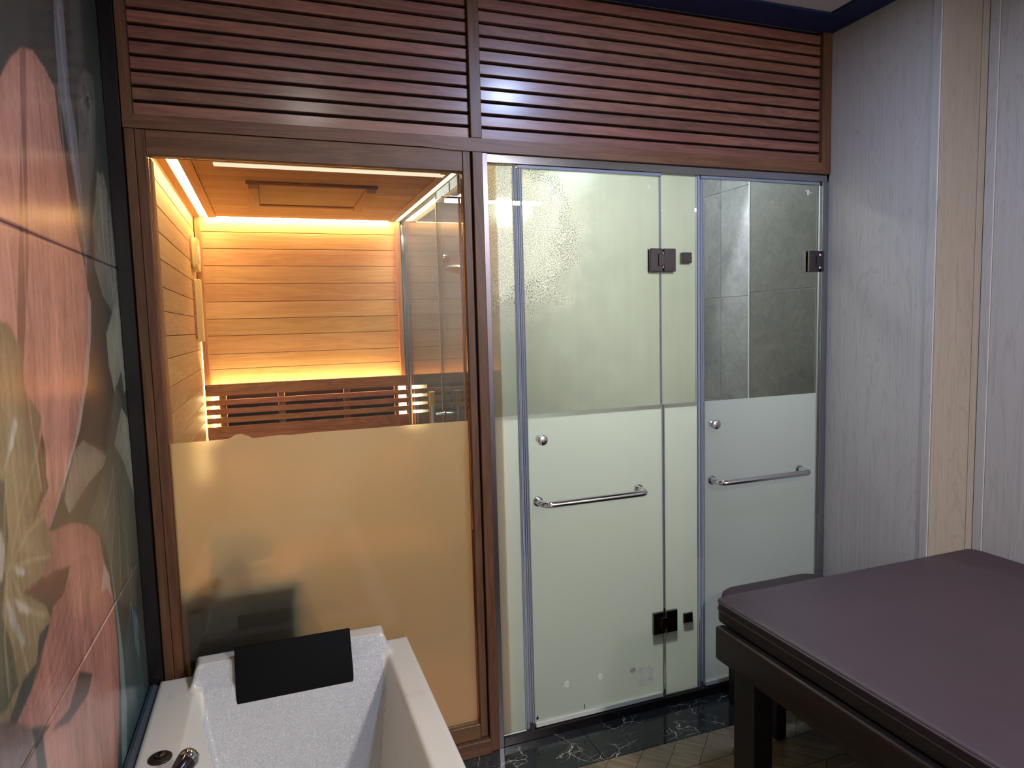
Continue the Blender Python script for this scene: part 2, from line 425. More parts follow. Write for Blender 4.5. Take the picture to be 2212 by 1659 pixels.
def seal():
    m = N('clear_plastic_seal')
    n = m.noise(m.mapping(m.pos(), (420, 420, 0.5)), 1.0, 1, 0.5)
    c = m.mix(m.mapr(n, 0.4, 0.6), rgb((104, 110, 134)), rgb((184, 190, 202)))
    b = m.bsdf(c, 0.22, 0, None, 0.6)
    tr = m.n('ShaderNodeBsdfTransparent'); tr.inputs[0].default_value = (0.8, 0.85, 0.92, 1)
    return m.done(m.mixs(0.74, tr.outputs[0], b))
M['seal'] = seal()
def mural_mat():
    m = N('mural_print')
    a = m.n('ShaderNodeAttribute'); a.attribute_name = 'paint'
    p = m.pos()
    n = m.noise(m.mapping(p, (70, 70, 3.2)), 1.0, 5, 0.65, 0.5)
    n2 = m.noise(m.mapping(p, (8, 8, 2.0)), 1.0, 4, 0.55, 0.8)
    n3 = m.noise(p, 22.0, 6, 0.7, 1.2)
    t = m.math('ADD', m.math('MULTIPLY', n, 0.35), m.math('ADD', m.math('MULTIPLY', n2, 0.4), m.math('MULTIPLY', n3, 0.25)))
    k = m.mapr(t, 0.35, 0.65, 0.70, 1.55)
    h = m.n('ShaderNodeHueSaturation'); m.l(a.outputs['Color'], h.inputs['Color']); m.l(k, h.inputs['Value']); h.inputs['Saturation'].default_value = 0.80
    return m.done(m.bsdf(h.outputs[0], 0.22, 0, None, 0.5))
M['mural'] = mural_mat()

XL, XR = -0.388, 2.196       # side walls of the room
YR = -4.0                    # rear wall
X2 = 2.42                    # recessed part of the right wall
YJ = -0.482                  # where the right wall steps back
# ------------------------------------------------------------------ shell
def struct(o): o['kind'] = 'structure'; return o
fl = struct(box('floor', XL - 0.1, X2 + 0.1, YR, 2.0, -0.12, -0.012, M['joint_gold'], None, 0))
# black marble strip along the glass front, tiles end to end
xs = [-0.388, 0.215, 1.0285, 1.842, 2.42]
for a, b in zip(xs, xs[1:]):
    box('marble_tile', a + 0.0008, b - 0.0008, -0.2035, 0.03 if b < 2.0 else 0.0, -0.012, 0.0, M['marble'], fl, 0.0006)
# chevron wood-look tiles
PW, RH = 0.1385, 0.1415
def clip(poly, ax, lim, keep_less):
    out = []
    for i in range(len(poly)):
        p, q = poly[i], poly[(i + 1) % len(poly)]
        ip = (p[ax] <= lim) if keep_less else (p[ax] >= lim); iq = (q[ax] <= lim) if keep_less else (q[ax] >= lim)
        if ip: out.append(p)
        if ip != iq:
            t = (lim - p[ax]) / (q[ax] - p[ax]); out.append((p[0] + t * (q[0] - p[0]), p[1] + t * (q[1] - p[1])))
    return out
mesh_cache = {}
G = 0.0012
row = 0; y = -0.2055
while y > -1.75:
    y2 = y - RH
    s = -1 if row % 2 == 0 else 1
    k0 = 0.074 if s < 0 else 0.074 - RH
    for k in range(-6, 24):
        xt = k0 + k * PW
        poly = [(xt + G, y - G), (xt + PW - G, y - G), (xt + PW - G + s * RH, y2 + G), (xt + G + s * RH, y2 + G)]
        lim = XR if False else X2
        c = clip(clip(poly, 0, XL + 0.001, False), 0, X2 - 0.001, True)
        if len(c) < 3: continue
        if max(p[0] for p in c) - min(p[0] for p in c) < 0.02: continue
        if max(p[0] for p in c) < 0.36: continue    # under the bathtub, out of sight
        prism('floor_plank', c, 2, -0.010, 0.0, M['floor_plank'], fl)
    y = y2; row += 1
box('floor_field', XL, X2, YR, y, -0.012, -0.0005, M['floor_plank'], fl, 0)

cl = struct(box('ceiling', XL - 0.1, X2 + 0.1, YR, 0.02, 2.662, 2.72, M['ceiling'], None, 0))
t = struct(box('trim_1', XL, XR, -0.145, 0.0, 2.654, 2.6615, M['navy'], None, 0.002)); t['label'] = 'dark navy ceiling band above the louvres'
t = struct(box('trim_2', XR - 0.145, XR, YJ - 0.0, -0.146, 2.654, 2.6615, M['navy'], None, 0.002)); t['label'] = 'dark navy ceiling band above the right wall panels'
t = struct(box('trim_3', XR - 0.145, X2, YR, YJ - 0.0005, 2.654, 2.6615, M['navy'], None, 0.002)); t['label'] = 'dark navy ceiling band above the recessed right wall'
t = struct(box('trim_4', XL, XL + 0.10, YR, -0.146, 2.654, 2.6615, M['navy'], None, 0.002)); t['label'] = 'dark navy ceiling band above the mural wall'
struct(box('wall_rear', XL - 0.1, X2 + 0.1, YR - 0.1, YR, -0.1, 2.8, M['rear_wall'], None, 0))

# right wall: one projecting grey panel, a beige return facing the room, then the recessed grey wall
wr = struct(box('wall_right', XR + 0.012, XR + 0.3, YJ + 0.012, 0.0, -0.02, 2.662, M['rear_wall'], None, 0))
box('panel', XR, XR + 0.0118, YJ + 0.034, -0.0005, 0, 2.66, M['panel_grey'], wr, 0.001)
box('corner_bead', XR - 0.003, XR + 0.0118, YJ + 0.0, YJ + 0.033, 0, 2.66, M['panel_grey'], wr, 0.002)
wr2 = struct(box('wall_right.001', XR + 0.012, X2 + 0.3, YJ + 0.013, YJ + 0.05, -0.02, 2.662, M['rear_wall'], None, 0))
box('panel', XR + 0.036, X2 - 0.034, YJ, YJ + 0.0125, 0, 2.66, M['panel_beige'], wr2, 0.001)
box('corner_bead', XR + 0.0005, XR + 0.035, YJ - 0.0035, YJ - 0.0005, 0, 2.66, M['panel_beige'], wr2, 0.001)
box('corner_bead', X2 - 0.033, X2 - 0.0005, YJ - 0.003, YJ + 0.0125, 0, 2.66, M['panel_beige'], wr2, 0.0015)
wr3 = struct(box('wall_right.002', X2 + 0.012, X2 + 0.1, YR, YJ, -0.02, 2.662, M['rear_wall'], None, 0))
box('corner_bead', X2 - 0.003, X2 + 0.0118, YJ - 0.04, YJ - 0.004, 0, 2.66, M['panel_grey'], wr3, 0.002)
for i, (a, b) in enumerate(((-1.70, YJ - 0.041), (-2.92, -1.703), (YR, -2.923))):
    box('panel', X2, X2 + 0.0118, a, b, 0, 2.66, M['panel_grey'], wr3, 0.001)

# mural wall: painted tiles in three courses
MURAL = [
((112,117,122),[(-0.456,2.322),(-0.38,2.36),(-0.391,2.276),(-0.401,2.073),(-0.365,2.002),(-0.357,1.772),(-0.374,1.653),(-0.39,1.799),(-0.445,1.931),(-0.491,2.034),(-0.488,2.158)]),
((70,86,82),[(-0.308,2.374),(-0.201,2.425),(-0.23,2.282),(-0.232,2.193),(-0.33,2.127),(-0.376,2.03),(-0.365,2.166)]),
((92,98,92),[(-0.309,2.139),(-0.221,2.186),(-0.147,2.195),(-0.137,2.123),(-0.192,1.992),(-0.279,1.872),(-0.356,1.708),(-0.371,1.791),(-0.35,1.985),(-0.343,2.071)]),
((52,56,52),[(-0.27,2.131),(-0.212,2.145),(-0.201,2.092),(-0.24,2.086),(-0.272,2.098)]),
((122,120,100),[(-0.182,1.948),(-0.147,1.946),(-0.116,1.96),(-0.074,1.922),(-0.054,1.851),(-0.023,1.741),(-0.004,1.625),(-0.029,1.559),(-0.148,1.595),(-0.233,1.627),(-0.294,1.692),(-0.279,1.805)]),
((150,150,122),[(-0.08,1.622),(-0.019,1.585),(-0.018,1.453),(-0.016,1.373),(-0.066,1.365),(-0.079,1.43),(-0.184,1.375),(-0.228,1.451),(-0.225,1.534),(-0.168,1.57)]),
((82,72,56),[(-0.499,1.423),(-0.438,1.461),(-0.323,1.512),(-0.232,1.439),(-0.2,1.376),(-0.243,1.261),(-0.387,1.216),(-0.527,1.192),(-0.682,1.162),(-0.795,1.172),(-0.661,1.232),(-0.583,1.313)]),
((128,116,92),[(-0.608,1.293),(-0.53,1.305),(-0.436,1.274),(-0.322,1.232),(-0.378,1.214),(-0.502,1.207),(-0.677,1.179),(-0.705,1.214)]),
((98,98,78),[(-0.164,1.398),(-0.107,1.355),(-0.08,1.262),(-0.026,1.159),(-0.027,1.051),(-0.056,0.894),(-0.139,0.749),(-0.264,0.825),(-0.355,0.885),(-0.39,1.002),(-0.458,1.079),(-0.549,1.125),(-0.44,1.172),(-0.347,1.22),(-0.258,1.322)]),
((150,146,120),[(-0.117,1.331),(-0.042,1.29),(-0.004,1.142),(-0.027,1.051),(-0.138,1.18),(-0.237,1.247)]),
((62,84,82),[(-0.36,0.757),(-0.246,0.793),(-0.183,0.806),(-0.102,0.734),(-0.063,0.507),(-0.058,0.39),(-0.293,0.282),(-0.5,0.43),(-0.402,0.589)]),
((92,120,116),[(-0.182,0.793),(-0.127,0.744),(-0.127,0.622),(-0.183,0.675)]),
((84,110,106),[(-0.277,0.606),(-0.206,0.555),(-0.152,0.445),(-0.219,0.457),(-0.283,0.545)]),
((172,106,80),[(-1.01,1.871),(-0.848,1.955),(-0.793,2.004),(-0.725,2.046),(-0.655,2.069),(-0.587,2.062),(-0.522,2.044),(-0.509,1.953),(-0.474,1.836),(-0.428,1.742),(-0.386,1.684),(-0.381,1.556),(-0.441,1.451),(-0.532,1.356),(-0.647,1.276),(-0.745,1.215),(-0.814,1.181),(-0.905,1.247),(-0.927,1.329),(-0.948,1.406),(-0.977,1.445),(-1.1,1.487)]),
((135,84,64),[(-0.733,2.043),(-0.695,2.058),(-0.737,1.885),(-0.786,1.666),(-0.866,1.474),(-0.897,1.476),(-0.839,1.661),(-0.773,1.875)]),
((175,150,135),[(-0.38,1.636),(-0.362,1.61),(-0.383,1.534),(-0.448,1.43),(-0.553,1.328),(-0.65,1.267),(-0.769,1.203),(-0.802,1.186),(-0.686,1.256),(-0.584,1.323),(-0.491,1.423),(-0.418,1.534)]),
((134,112,70),[(-1.08,1.575),(-0.911,1.551),(-0.863,1.505),(-0.87,1.444),(-0.793,1.387),(-0.819,1.349),(-0.796,1.338),(-0.802,1.28),(-0.786,1.259),(-0.861,1.236),(-0.794,1.176),(-0.812,1.113),(-0.96,1.126),(-0.859,1.063),(-0.837,1.028),(-0.905,1.033),(-0.928,0.995),(-0.994,0.997),(-1.062,0.968),(-1.208,1.027)]),
((96,92,68),[(-1.129,1.366),(-0.992,1.312),(-0.999,1.228),(-1.05,1.125),(-1.022,1.062),(-1.014,1.0),(-1.075,0.989),(-1.203,1.049)]),
((110,84,50),[(-0.801,1.359),(-0.786,1.336),(-0.797,1.279),(-0.786,1.259),(-0.84,1.238),(-0.889,1.219),(-0.826,1.268),(-0.832,1.319)]),
((186,178,150),[(-0.929,1.404),(-0.915,1.391),(-0.94,1.361),(-0.992,1.327),(-0.959,1.364)]),
((186,176,158),[(-0.988,1.177),(-0.972,1.174),(-0.943,1.156),(-0.949,1.15),(-0.976,1.16)]),
((182,172,156),[(-1.0,1.132),(-0.949,1.101),(-0.931,1.085),(-0.949,1.085),(-0.983,1.104)]),
((166,160,144),[(-1.031,1.145),(-1.016,1.132),(-0.994,1.091),(-0.972,1.047),(-0.985,1.047),(-1.024,1.1)]),
((170,160,140),[(-1.058,1.266),(-1.022,1.241),(-1.018,1.212),(-1.035,1.175),(-1.083,1.166)]),
((158,92,68),[(-0.814,1.181),(-0.713,1.167),(-0.635,1.151),(-0.558,1.124),(-0.46,1.074),(-0.438,1.006),(-0.379,0.894),(-0.374,0.763),(-0.398,0.657),(-0.469,0.513),(-0.537,0.4),(-1.13,0.844),(-1.031,0.935),(-0.919,0.983),(-0.835,1.036),(-0.809,1.064),(-0.96,1.127),(-0.865,1.113),(-0.801,1.152)]),
((104,62,46),[(-0.956,1.124),(-0.865,1.114),(-0.701,1.082),(-0.75,1.046),(-0.823,1.048),(-0.857,1.07)]),
((118,68,50),[(-0.865,1.113),(-0.792,1.104),(-0.701,1.082),(-0.769,1.084),(-0.829,1.092)]),
((94,66,54),[(-0.701,0.866),(-0.612,0.817),(-0.658,0.796),(-0.791,0.812),(-0.893,0.854),(-0.784,0.835)]),
((164,96,72),[(-0.69,1.085),(-0.587,1.07),(-0.547,1.048),(-0.561,1.006),(-0.619,0.937),(-0.689,0.87),(-0.794,0.85),(-0.89,0.864),(-0.976,0.906),(-1.035,0.951),(-0.983,0.961),(-0.908,0.978),(-0.842,1.03),(-0.756,1.048)]),
((176,140,118),[(-0.444,1.003),(-0.401,0.96),(-0.392,0.9),(-0.437,0.939),(-0.49,0.948)]),
((112,88,78),[(-1.178,1.034),(-1.035,0.951),(-0.96,0.896),(-0.928,0.866),(-0.958,0.716),(-1.209,0.904)]),
((56,56,48),[(-0.979,0.911),(-0.894,0.866),(-0.934,0.87),(-0.931,0.844),(-0.922,0.772),(-0.971,0.805),(-0.97,0.876)]),
((116,138,132),[(-0.396,1.027),(-0.371,0.915),(-0.362,0.782),(-0.38,0.647),(-0.472,0.351),(-0.429,0.319),(-0.33,0.596),(-0.326,0.729),(-0.35,0.871),(-0.373,0.951)]),
]
STROKES = [
((70,70,56),0.004,[(-0.253,1.22),(-0.308,1.115),(-0.396,1.027)]),
((140,138,112),0.004,[(-0.253,1.22),(-0.298,1.083),(-0.379,0.964)]),
((70,70,56),0.004,[(-0.253,1.22),(-0.285,1.05),(-0.356,0.897)]),
((140,138,112),0.004,[(-0.253,1.22),(-0.262,1.013),(-0.313,0.821)]),
((70,70,56),0.004,[(-0.253,1.22),(-0.23,0.997),(-0.251,0.782)]),
((140,138,112),0.004,[(-0.253,1.22),(-0.196,1.0),(-0.181,0.779)]),
((70,70,56),0.004,[(-0.253,1.22),(-0.164,1.016),(-0.115,0.806)]),
((140,138,112),0.004,[(-0.253,1.22),(-0.31,1.151),(-0.401,1.096)]),
((70,70,56),0.004,[(-0.253,1.22),(-0.325,1.189),(-0.427,1.169)]),
((104,124,118),0.004,[(-0.189,0.808),(-0.274,0.73),(-0.372,0.667)]),
((104,124,118),0.004,[(-0.189,0.808),(-0.239,0.739),(-0.308,0.684)]),
((104,124,118),0.004,[(-0.189,0.808),(-0.167,0.688),(-0.169,0.576)]),
((104,124,118),0.004,[(-0.189,0.808),(-0.15,0.646),(-0.133,0.489)]),
((104,124,118),0.004,[(-0.189,0.808),(-0.101,0.692),(-0.031,0.577)]),
((92,90,74),0.004,[(-0.184,1.913),(-0.193,1.771),(-0.182,1.654)]),
((176,172,148),0.004,[(-0.16,1.908),(-0.171,1.76),(-0.158,1.643)]),
((92,90,74),0.004,[(-0.136,1.903),(-0.148,1.748),(-0.134,1.632)]),
((176,172,148),0.004,[(-0.111,1.898),(-0.125,1.736),(-0.11,1.621)]),
((92,90,74),0.004,[(-0.085,1.893),(-0.101,1.723),(-0.085,1.609)]),
((176,172,148),0.004,[(-0.058,1.888),(-0.077,1.71),(-0.059,1.597)]),
((92,90,74),0.004,[(-0.031,1.883),(-0.052,1.697),(-0.032,1.585)]),
((176,172,148),0.004,[(-0.003,1.877),(-0.026,1.684),(-0.004,1.572)]),
((92,90,74),0.004,[(0.026,1.871),(0.001,1.67),(0.024,1.559)]),
((90,92,74),0.003,[(-0.135,1.583),(-0.132,1.483),(-0.119,1.388)]),
((90,92,74),0.003,[(-0.103,1.576),(-0.102,1.482),(-0.102,1.387)]),
((90,92,74),0.003,[(-0.069,1.569),(-0.071,1.482),(-0.083,1.385)]),
((90,92,74),0.003,[(-0.035,1.561),(-0.04,1.481),(-0.065,1.384)]),
((90,92,74),0.003,[(0.002,1.554),(-0.008,1.48),(-0.046,1.383)]),
((90,92,74),0.003,[(0.039,1.546),(0.026,1.479),(-0.026,1.381)]),
((132,138,130),0.004,[(-0.352,1.953),(-0.315,2.069),(-0.228,2.151),(-0.186,2.108),(-0.238,1.981)]),
((132,138,130),0.004,[(-0.327,1.981),(-0.289,2.085),(-0.221,2.144),(-0.197,2.104),(-0.254,1.977)]),
((132,138,130),0.004,[(-0.301,2.009),(-0.262,2.102),(-0.214,2.137),(-0.207,2.101),(-0.268,1.973)]),
((132,138,130),0.004,[(-0.274,2.038),(-0.234,2.12),(-0.207,2.131),(-0.218,2.098),(-0.283,1.97)]),
((84,90,104),0.004,[(-0.461,2.226),(-0.455,2.017),(-0.416,1.805),(-0.393,1.673)]),
((150,158,172),0.004,[(-0.442,2.234),(-0.431,2.024),(-0.395,1.809),(-0.38,1.674)]),
((84,90,104),0.004,[(-0.422,2.243),(-0.407,2.031),(-0.373,1.812),(-0.367,1.675)]),
((190,124,96),0.006,[(-0.749,2.001),(-0.78,1.795),(-0.819,1.6),(-0.856,1.427),(-0.828,1.261)]),
((140,86,64),0.006,[(-0.713,2.009),(-0.739,1.803),(-0.776,1.602),(-0.821,1.423),(-0.809,1.256)]),
((190,124,96),0.006,[(-0.675,2.017),(-0.695,1.812),(-0.731,1.604),(-0.783,1.42),(-0.788,1.251)]),
((140,86,64),0.006,[(-0.635,2.025),(-0.647,1.821),(-0.683,1.606),(-0.744,1.416),(-0.767,1.247)]),
((190,124,96),0.006,[(-0.592,2.035),(-0.597,1.831),(-0.631,1.609),(-0.701,1.412),(-0.746,1.242)]),
((140,86,64),0.006,[(-0.547,2.044),(-0.542,1.842),(-0.575,1.611),(-0.656,1.408),(-0.723,1.237)]),
((190,124,96),0.006,[(-0.499,2.055),(-0.483,1.853),(-0.514,1.614),(-0.608,1.403),(-0.7,1.231)]),
((158,136,90),0.006,[(-1.007,1.18),(-0.915,1.211),(-0.815,1.216)]),
((158,136,90),0.006,[(-1.007,1.18),(-0.905,1.161),(-0.815,1.139)]),
((158,136,90),0.006,[(-1.007,1.18),(-0.95,1.243),(-0.821,1.342)]),
((158,136,90),0.006,[(-1.002,1.171),(-0.948,1.09),(-0.863,1.048)]),
((158,136,90),0.006,[(-1.011,1.166),(-0.995,1.072),(-0.972,1.001)]),
((158,136,90),0.006,[(-1.025,1.186),(-1.003,1.272),(-0.956,1.378)]),
((158,136,90),0.006,[(-1.016,1.176),(-1.049,1.089),(-1.052,1.005)]),
((128,74,54),0.005,[(-0.618,1.056),(-0.69,0.976),(-0.789,0.919),(-0.928,0.907)]),
((128,74,54),0.005,[(-0.647,1.056),(-0.726,0.991),(-0.827,0.938),(-0.945,0.916)]),
((128,74,54),0.005,[(-0.675,1.056),(-0.759,1.005),(-0.863,0.956),(-0.961,0.925)]),
((128,74,54),0.005,[(-0.702,1.056),(-0.792,1.018),(-0.897,0.972),(-0.977,0.934)]),
((128,74,54),0.005,[(-0.728,1.056),(-0.822,1.031),(-0.93,0.988),(-0.992,0.943)]),
((176,108,82),0.005,[(-0.54,1.03),(-0.502,0.888),(-0.502,0.734),(-0.556,0.634)]),
((176,108,82),0.005,[(-0.514,1.008),(-0.474,0.876),(-0.481,0.724),(-0.537,0.622)]),
((176,108,82),0.005,[(-0.486,0.986),(-0.445,0.864),(-0.461,0.713),(-0.518,0.611)]),
((176,108,82),0.005,[(-0.458,0.962),(-0.415,0.851),(-0.439,0.702),(-0.498,0.599)]),
((176,160,120),0.0022,[(-0.03,0.886),(-0.412,0.873),(-0.663,0.873)]),
]
wl = struct(box('wall_left', XL - 0.15, XL - 0.0105, YR, 0.0, -0.02, 2.662, M['marble_dark'], None, 0))
wl['label'] = 'left wall tiled with a large painted mural of coral petals'
def rast(yy, zz):
    col = np.zeros(yy.shape + (3,))
    base = np.array([54, 62, 58.0]); lo = np.array([70, 72, 60.0])
    t = np.clip((zz - 1.0) / 1.2, 0, 1)[..., None]
    col[:] = lo * (1 - t) + base * t
    col = (col / 255) ** 2.2
    for c, poly in MURAL:
        P = np.array(poly); ins = np.zeros(yy.shape, bool); dmin = np.full(yy.shape, 9.0)
        for i in range(len(P)):
            a, b = P[i], P[(i + 1) % len(P)]
            cond = ((a[1] > zz) != (b[1] > zz))
            with np.errstate(divide='ignore', invalid='ignore'):
                xi = a[0] + (zz - a[1]) * (b[0] - a[0]) / ((b[1] - a[1]) if b[1] != a[1] else 1e-9)
            ins ^= cond & (yy < xi)
            d = b - a; L2 = (d * d).sum() + 1e-12
            tt = np.clip(((yy - a[0]) * d[0] + (zz - a[1]) * d[1]) / L2, 0, 1)
            dmin = np.minimum(dmin, np.hypot(yy - a[0] - tt * d[0], zz - a[1] - tt * d[1]))
        c = (np.array(c, float) / 255) ** 2.2
        sd = np.where(ins, dmin, -dmin)
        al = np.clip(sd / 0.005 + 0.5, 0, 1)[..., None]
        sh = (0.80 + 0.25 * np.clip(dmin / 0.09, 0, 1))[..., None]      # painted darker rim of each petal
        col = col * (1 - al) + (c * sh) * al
    for c, w, pts in STROKES:
        P = np.array(pts); dmin = np.full(yy.shape, 9.0)
        for a, b in zip(P, P[1:]):
            d = b - a; tt = np.clip(((yy - a[0]) * d[0] + (zz - a[1]) * d[1]) / ((d * d).sum() + 1e-12), 0, 1)
            dmin = np.minimum(dmin, np.hypot(yy - a[0] - tt * d[0], zz - a[1] - tt * d[1]))
        al = 0.6 * np.clip(1 - dmin / w, 0, 1)[..., None]
        col = col * (1 - al) + ((np.array(c, float) / 255) ** 2.2) * al
    return col
TY = [(-1.2345, -0.0345, 0.0045), (-2.4375, -1.2375, 0.05), (-3.98, -2.4405, 0.08)]
TZ = [(0.0, 0.8735), (0.8765, 1.7135), (1.7165, 2.654)]
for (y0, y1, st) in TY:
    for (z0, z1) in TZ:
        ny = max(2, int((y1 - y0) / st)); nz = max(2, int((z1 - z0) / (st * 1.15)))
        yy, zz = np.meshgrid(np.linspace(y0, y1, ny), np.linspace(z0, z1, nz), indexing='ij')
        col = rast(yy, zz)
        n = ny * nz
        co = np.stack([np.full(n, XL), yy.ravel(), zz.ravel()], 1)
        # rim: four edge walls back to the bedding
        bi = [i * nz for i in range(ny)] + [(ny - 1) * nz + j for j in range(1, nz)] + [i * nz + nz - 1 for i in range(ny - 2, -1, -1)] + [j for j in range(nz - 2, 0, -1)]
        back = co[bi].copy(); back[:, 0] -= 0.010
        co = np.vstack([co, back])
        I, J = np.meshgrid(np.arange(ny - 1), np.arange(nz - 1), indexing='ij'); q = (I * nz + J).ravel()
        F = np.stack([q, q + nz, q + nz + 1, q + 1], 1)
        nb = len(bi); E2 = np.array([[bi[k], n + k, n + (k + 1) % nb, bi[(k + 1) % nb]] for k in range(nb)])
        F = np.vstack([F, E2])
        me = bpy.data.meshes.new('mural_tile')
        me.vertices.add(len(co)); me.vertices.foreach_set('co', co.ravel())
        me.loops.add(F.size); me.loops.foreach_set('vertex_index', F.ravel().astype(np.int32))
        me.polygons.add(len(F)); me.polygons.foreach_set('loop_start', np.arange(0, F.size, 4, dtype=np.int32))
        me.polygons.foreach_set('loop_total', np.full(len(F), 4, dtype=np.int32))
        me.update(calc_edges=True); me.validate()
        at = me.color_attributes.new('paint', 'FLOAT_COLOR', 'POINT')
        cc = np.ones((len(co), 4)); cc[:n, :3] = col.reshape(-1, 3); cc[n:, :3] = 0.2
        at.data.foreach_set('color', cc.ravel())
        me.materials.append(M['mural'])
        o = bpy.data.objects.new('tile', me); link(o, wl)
struct(box('trim_5', XL, -0.352, -0.033, 0.0, 0.0, 2.654, M['marble_dark'], None, 0.001))['label'] = 'black stone corner strip between the mural and the wooden frame'

# ------------------------------------------------------------------ wooden front: louvre panels over a framed opening
def label(o, s): o['label'] = s; return o
YB = 0.035
def louvre(xa, xb, lab, stiles):
    r = empty('louvre_panel', ((xa + xb) / 2, 0.0, 2.147)); tag(r, lab, 'louvre', 'wooden louvre panels above the glass front')
    box('backing', xa, xb, 0.028, 0.034, 2.11, 2.70, M['dark_back'], r, 0)
    z = 2.1495; pitch = 0.0421
    bm = bmesh.new()
    # slat profile: tilted board, lower edge forward
    prof = [(0.0, 0.0), (0.018, 0.0), (0.0182, 0.0325), (0.0002, 0.0325)]
    bm_prism(bm, prof, 0, -(xb - xa) / 2 + 0.0005, (xb - xa) / 2 - 0.0005)
    bmesh.ops.bevel(bm, geom=bm.edges[:], offset=0.0015, segments=1, affect='EDGES')
    bmesh.ops.recalc_face_normals(bm, faces=bm.faces)
    me = bpy.data.meshes.new('slat'); bm.to_mesh(me); bm.free(); me.materials.append(M['louvre_wood'])
    for i in range(12):
        o = bpy.data.objects.new('slat', me); o.location = ((xa + xb) / 2, 0.003 + random.uniform(-0.0006, 0.0006), z + i * pitch)
        link(o, r)
    return r
ra = louvre(-0.3235, 0.6665, 'wide brown wooden louvre panel above the lit sauna window', ())
rb = louvre(0.7065, 2.1475, 'long reddish wooden louvre panel above the glass shower doors', ())

fr = empty('wooden_front_frame', (0.2, 0.0, 0.0)); tag(fr, 'brown wooden frame of posts and rails around sauna window and louvres', 'frame')
FH, FV = M['frame_wood_h'], M['frame_wood_v']
prism('stile', [(-0.350, 2.654), (-0.350, 2.112), (-0.324, 2.147), (-0.324, 2.654)], 1, -0.012, YB, FV, fr)
prism('rail', [(-0.350, 2.111), (-0.3235, 2.1465), (2.1475, 2.1465), (2.1915, 2.1035), (0.6, 2.1035), (0.5, 2.1085), (-0.350, 2.1085)], 1, -0.012, YB, FH, fr)
prism('stile', [(2.1480, 2.654), (2.1480, 2.147), (2.1925, 2.1035), (2.1925, 2.654)], 1, -0.012, YB, FV, fr)
box('stile', 0.667, 0.706, -0.012, YB, 2.1472, 2.654, FV, fr)
box('stile', -0.350, -0.3245, -0.010, YB, 0.0, 2.1078, FV, fr)
box('stile', -0.3238, -0.2975, -0.007, YB, 0.0, 2.1078, FV, fr)
box('header', -0.2970, 0.6370, -0.006, YB, 2.0370, 2.1078, FH, fr)
box('stile', 0.6375, 0.6640, -0.006, YB, 0.060, 2.1078, FV, fr)
box('groove_strip', 0.6643, 0.6695, 0.004, YB, 0.0, 2.103, M['dark_back'], fr, 0)
box('post', 0.6700, 0.7050, -0.012, YB, 0.0, 2.103, FV, fr)
box('sill', -0.2970, 0.6370, -0.006, YB, 0.055, 0.110, FH, fr)
box('sill', -0.3235, 0.6695, -0.022, 0.015, 0.0, 0.054, FH, fr)
# inner liner of the opening
box('liner', -0.2975, -0.291, YB, 0.085, 0.11, 2.037, M['cedar_v'], fr, 0.001)
box('liner', 0.6320, 0.6370, YB, 0.050, 0.11, 2.037, M['cedar_v'], fr, 0.001)
box('liner', -0.2905, 0.6315, YB, 0.085, 2.060, 2.067, M['cedar_h'], fr, 0.001)

# ------------------------------------------------------------------ sauna window: clear pane, frosted film with a torn edge
def pane(name, x0, x1, y0, y1, z0, z1, mats, parent, back=0):
    """glass slab: material 0 everywhere except the far face (+y) which takes material 1"""
    bm = bmesh.new(); bm_box(bm, x0, x1, y0, y1, z0, z1)
    bm.faces.ensure_lookup_table()
    for f in bm.faces:
        f.normal_update()
        f.material_index = 1 if (f.calc_center_median().y > y1 - 1e-5) else 0
    return from_bm(name, bm, mats, parent)
w1 = empty('window_1', (0.17, 0.02, 0.1)); tag(w1, 'sauna window, clear above and frosted below a torn film edge', kind='structure')
pane('pane', -0.2965, 0.6365, 0.0105, 0.0185, 0.1105, 2.0365, [M['glass'], M['clear']], w1)
fz = 1.2005
edge = [(-0.294, fz - 0.001), (-0.150, fz), (-0.128, fz + 0.002), (-0.112, fz + 0.012), (-0.095, fz + 0.014), (-0.078, fz + 0.007), (-0.060, fz - 0.003),
        (0.02, fz + 0.001), (0.05, fz - 0.002), (0.13, fz + 0.001), (0.30, fz), (0.46, fz + 0.001), (0.634, fz)]
def film(name, pts_top, z0, y0, mats, parent):
    pts = [(pts_top[0][0], z0)] + pts_top + [(pts_top[-1][0], z0)]
    bm = bmesh.new(); bm_prism(bm, pts, 1, y0, y0 + 0.0006)
    for f in bm.faces: f.material_index = 0 if f.calc_center_median().y < y0 + 1e-5 else 1
    return from_bm(name, bm, mats, parent)
film('frosted_film', edge, 0.113, 0.0188, [M['frost_warm'], M['clear']], w1)

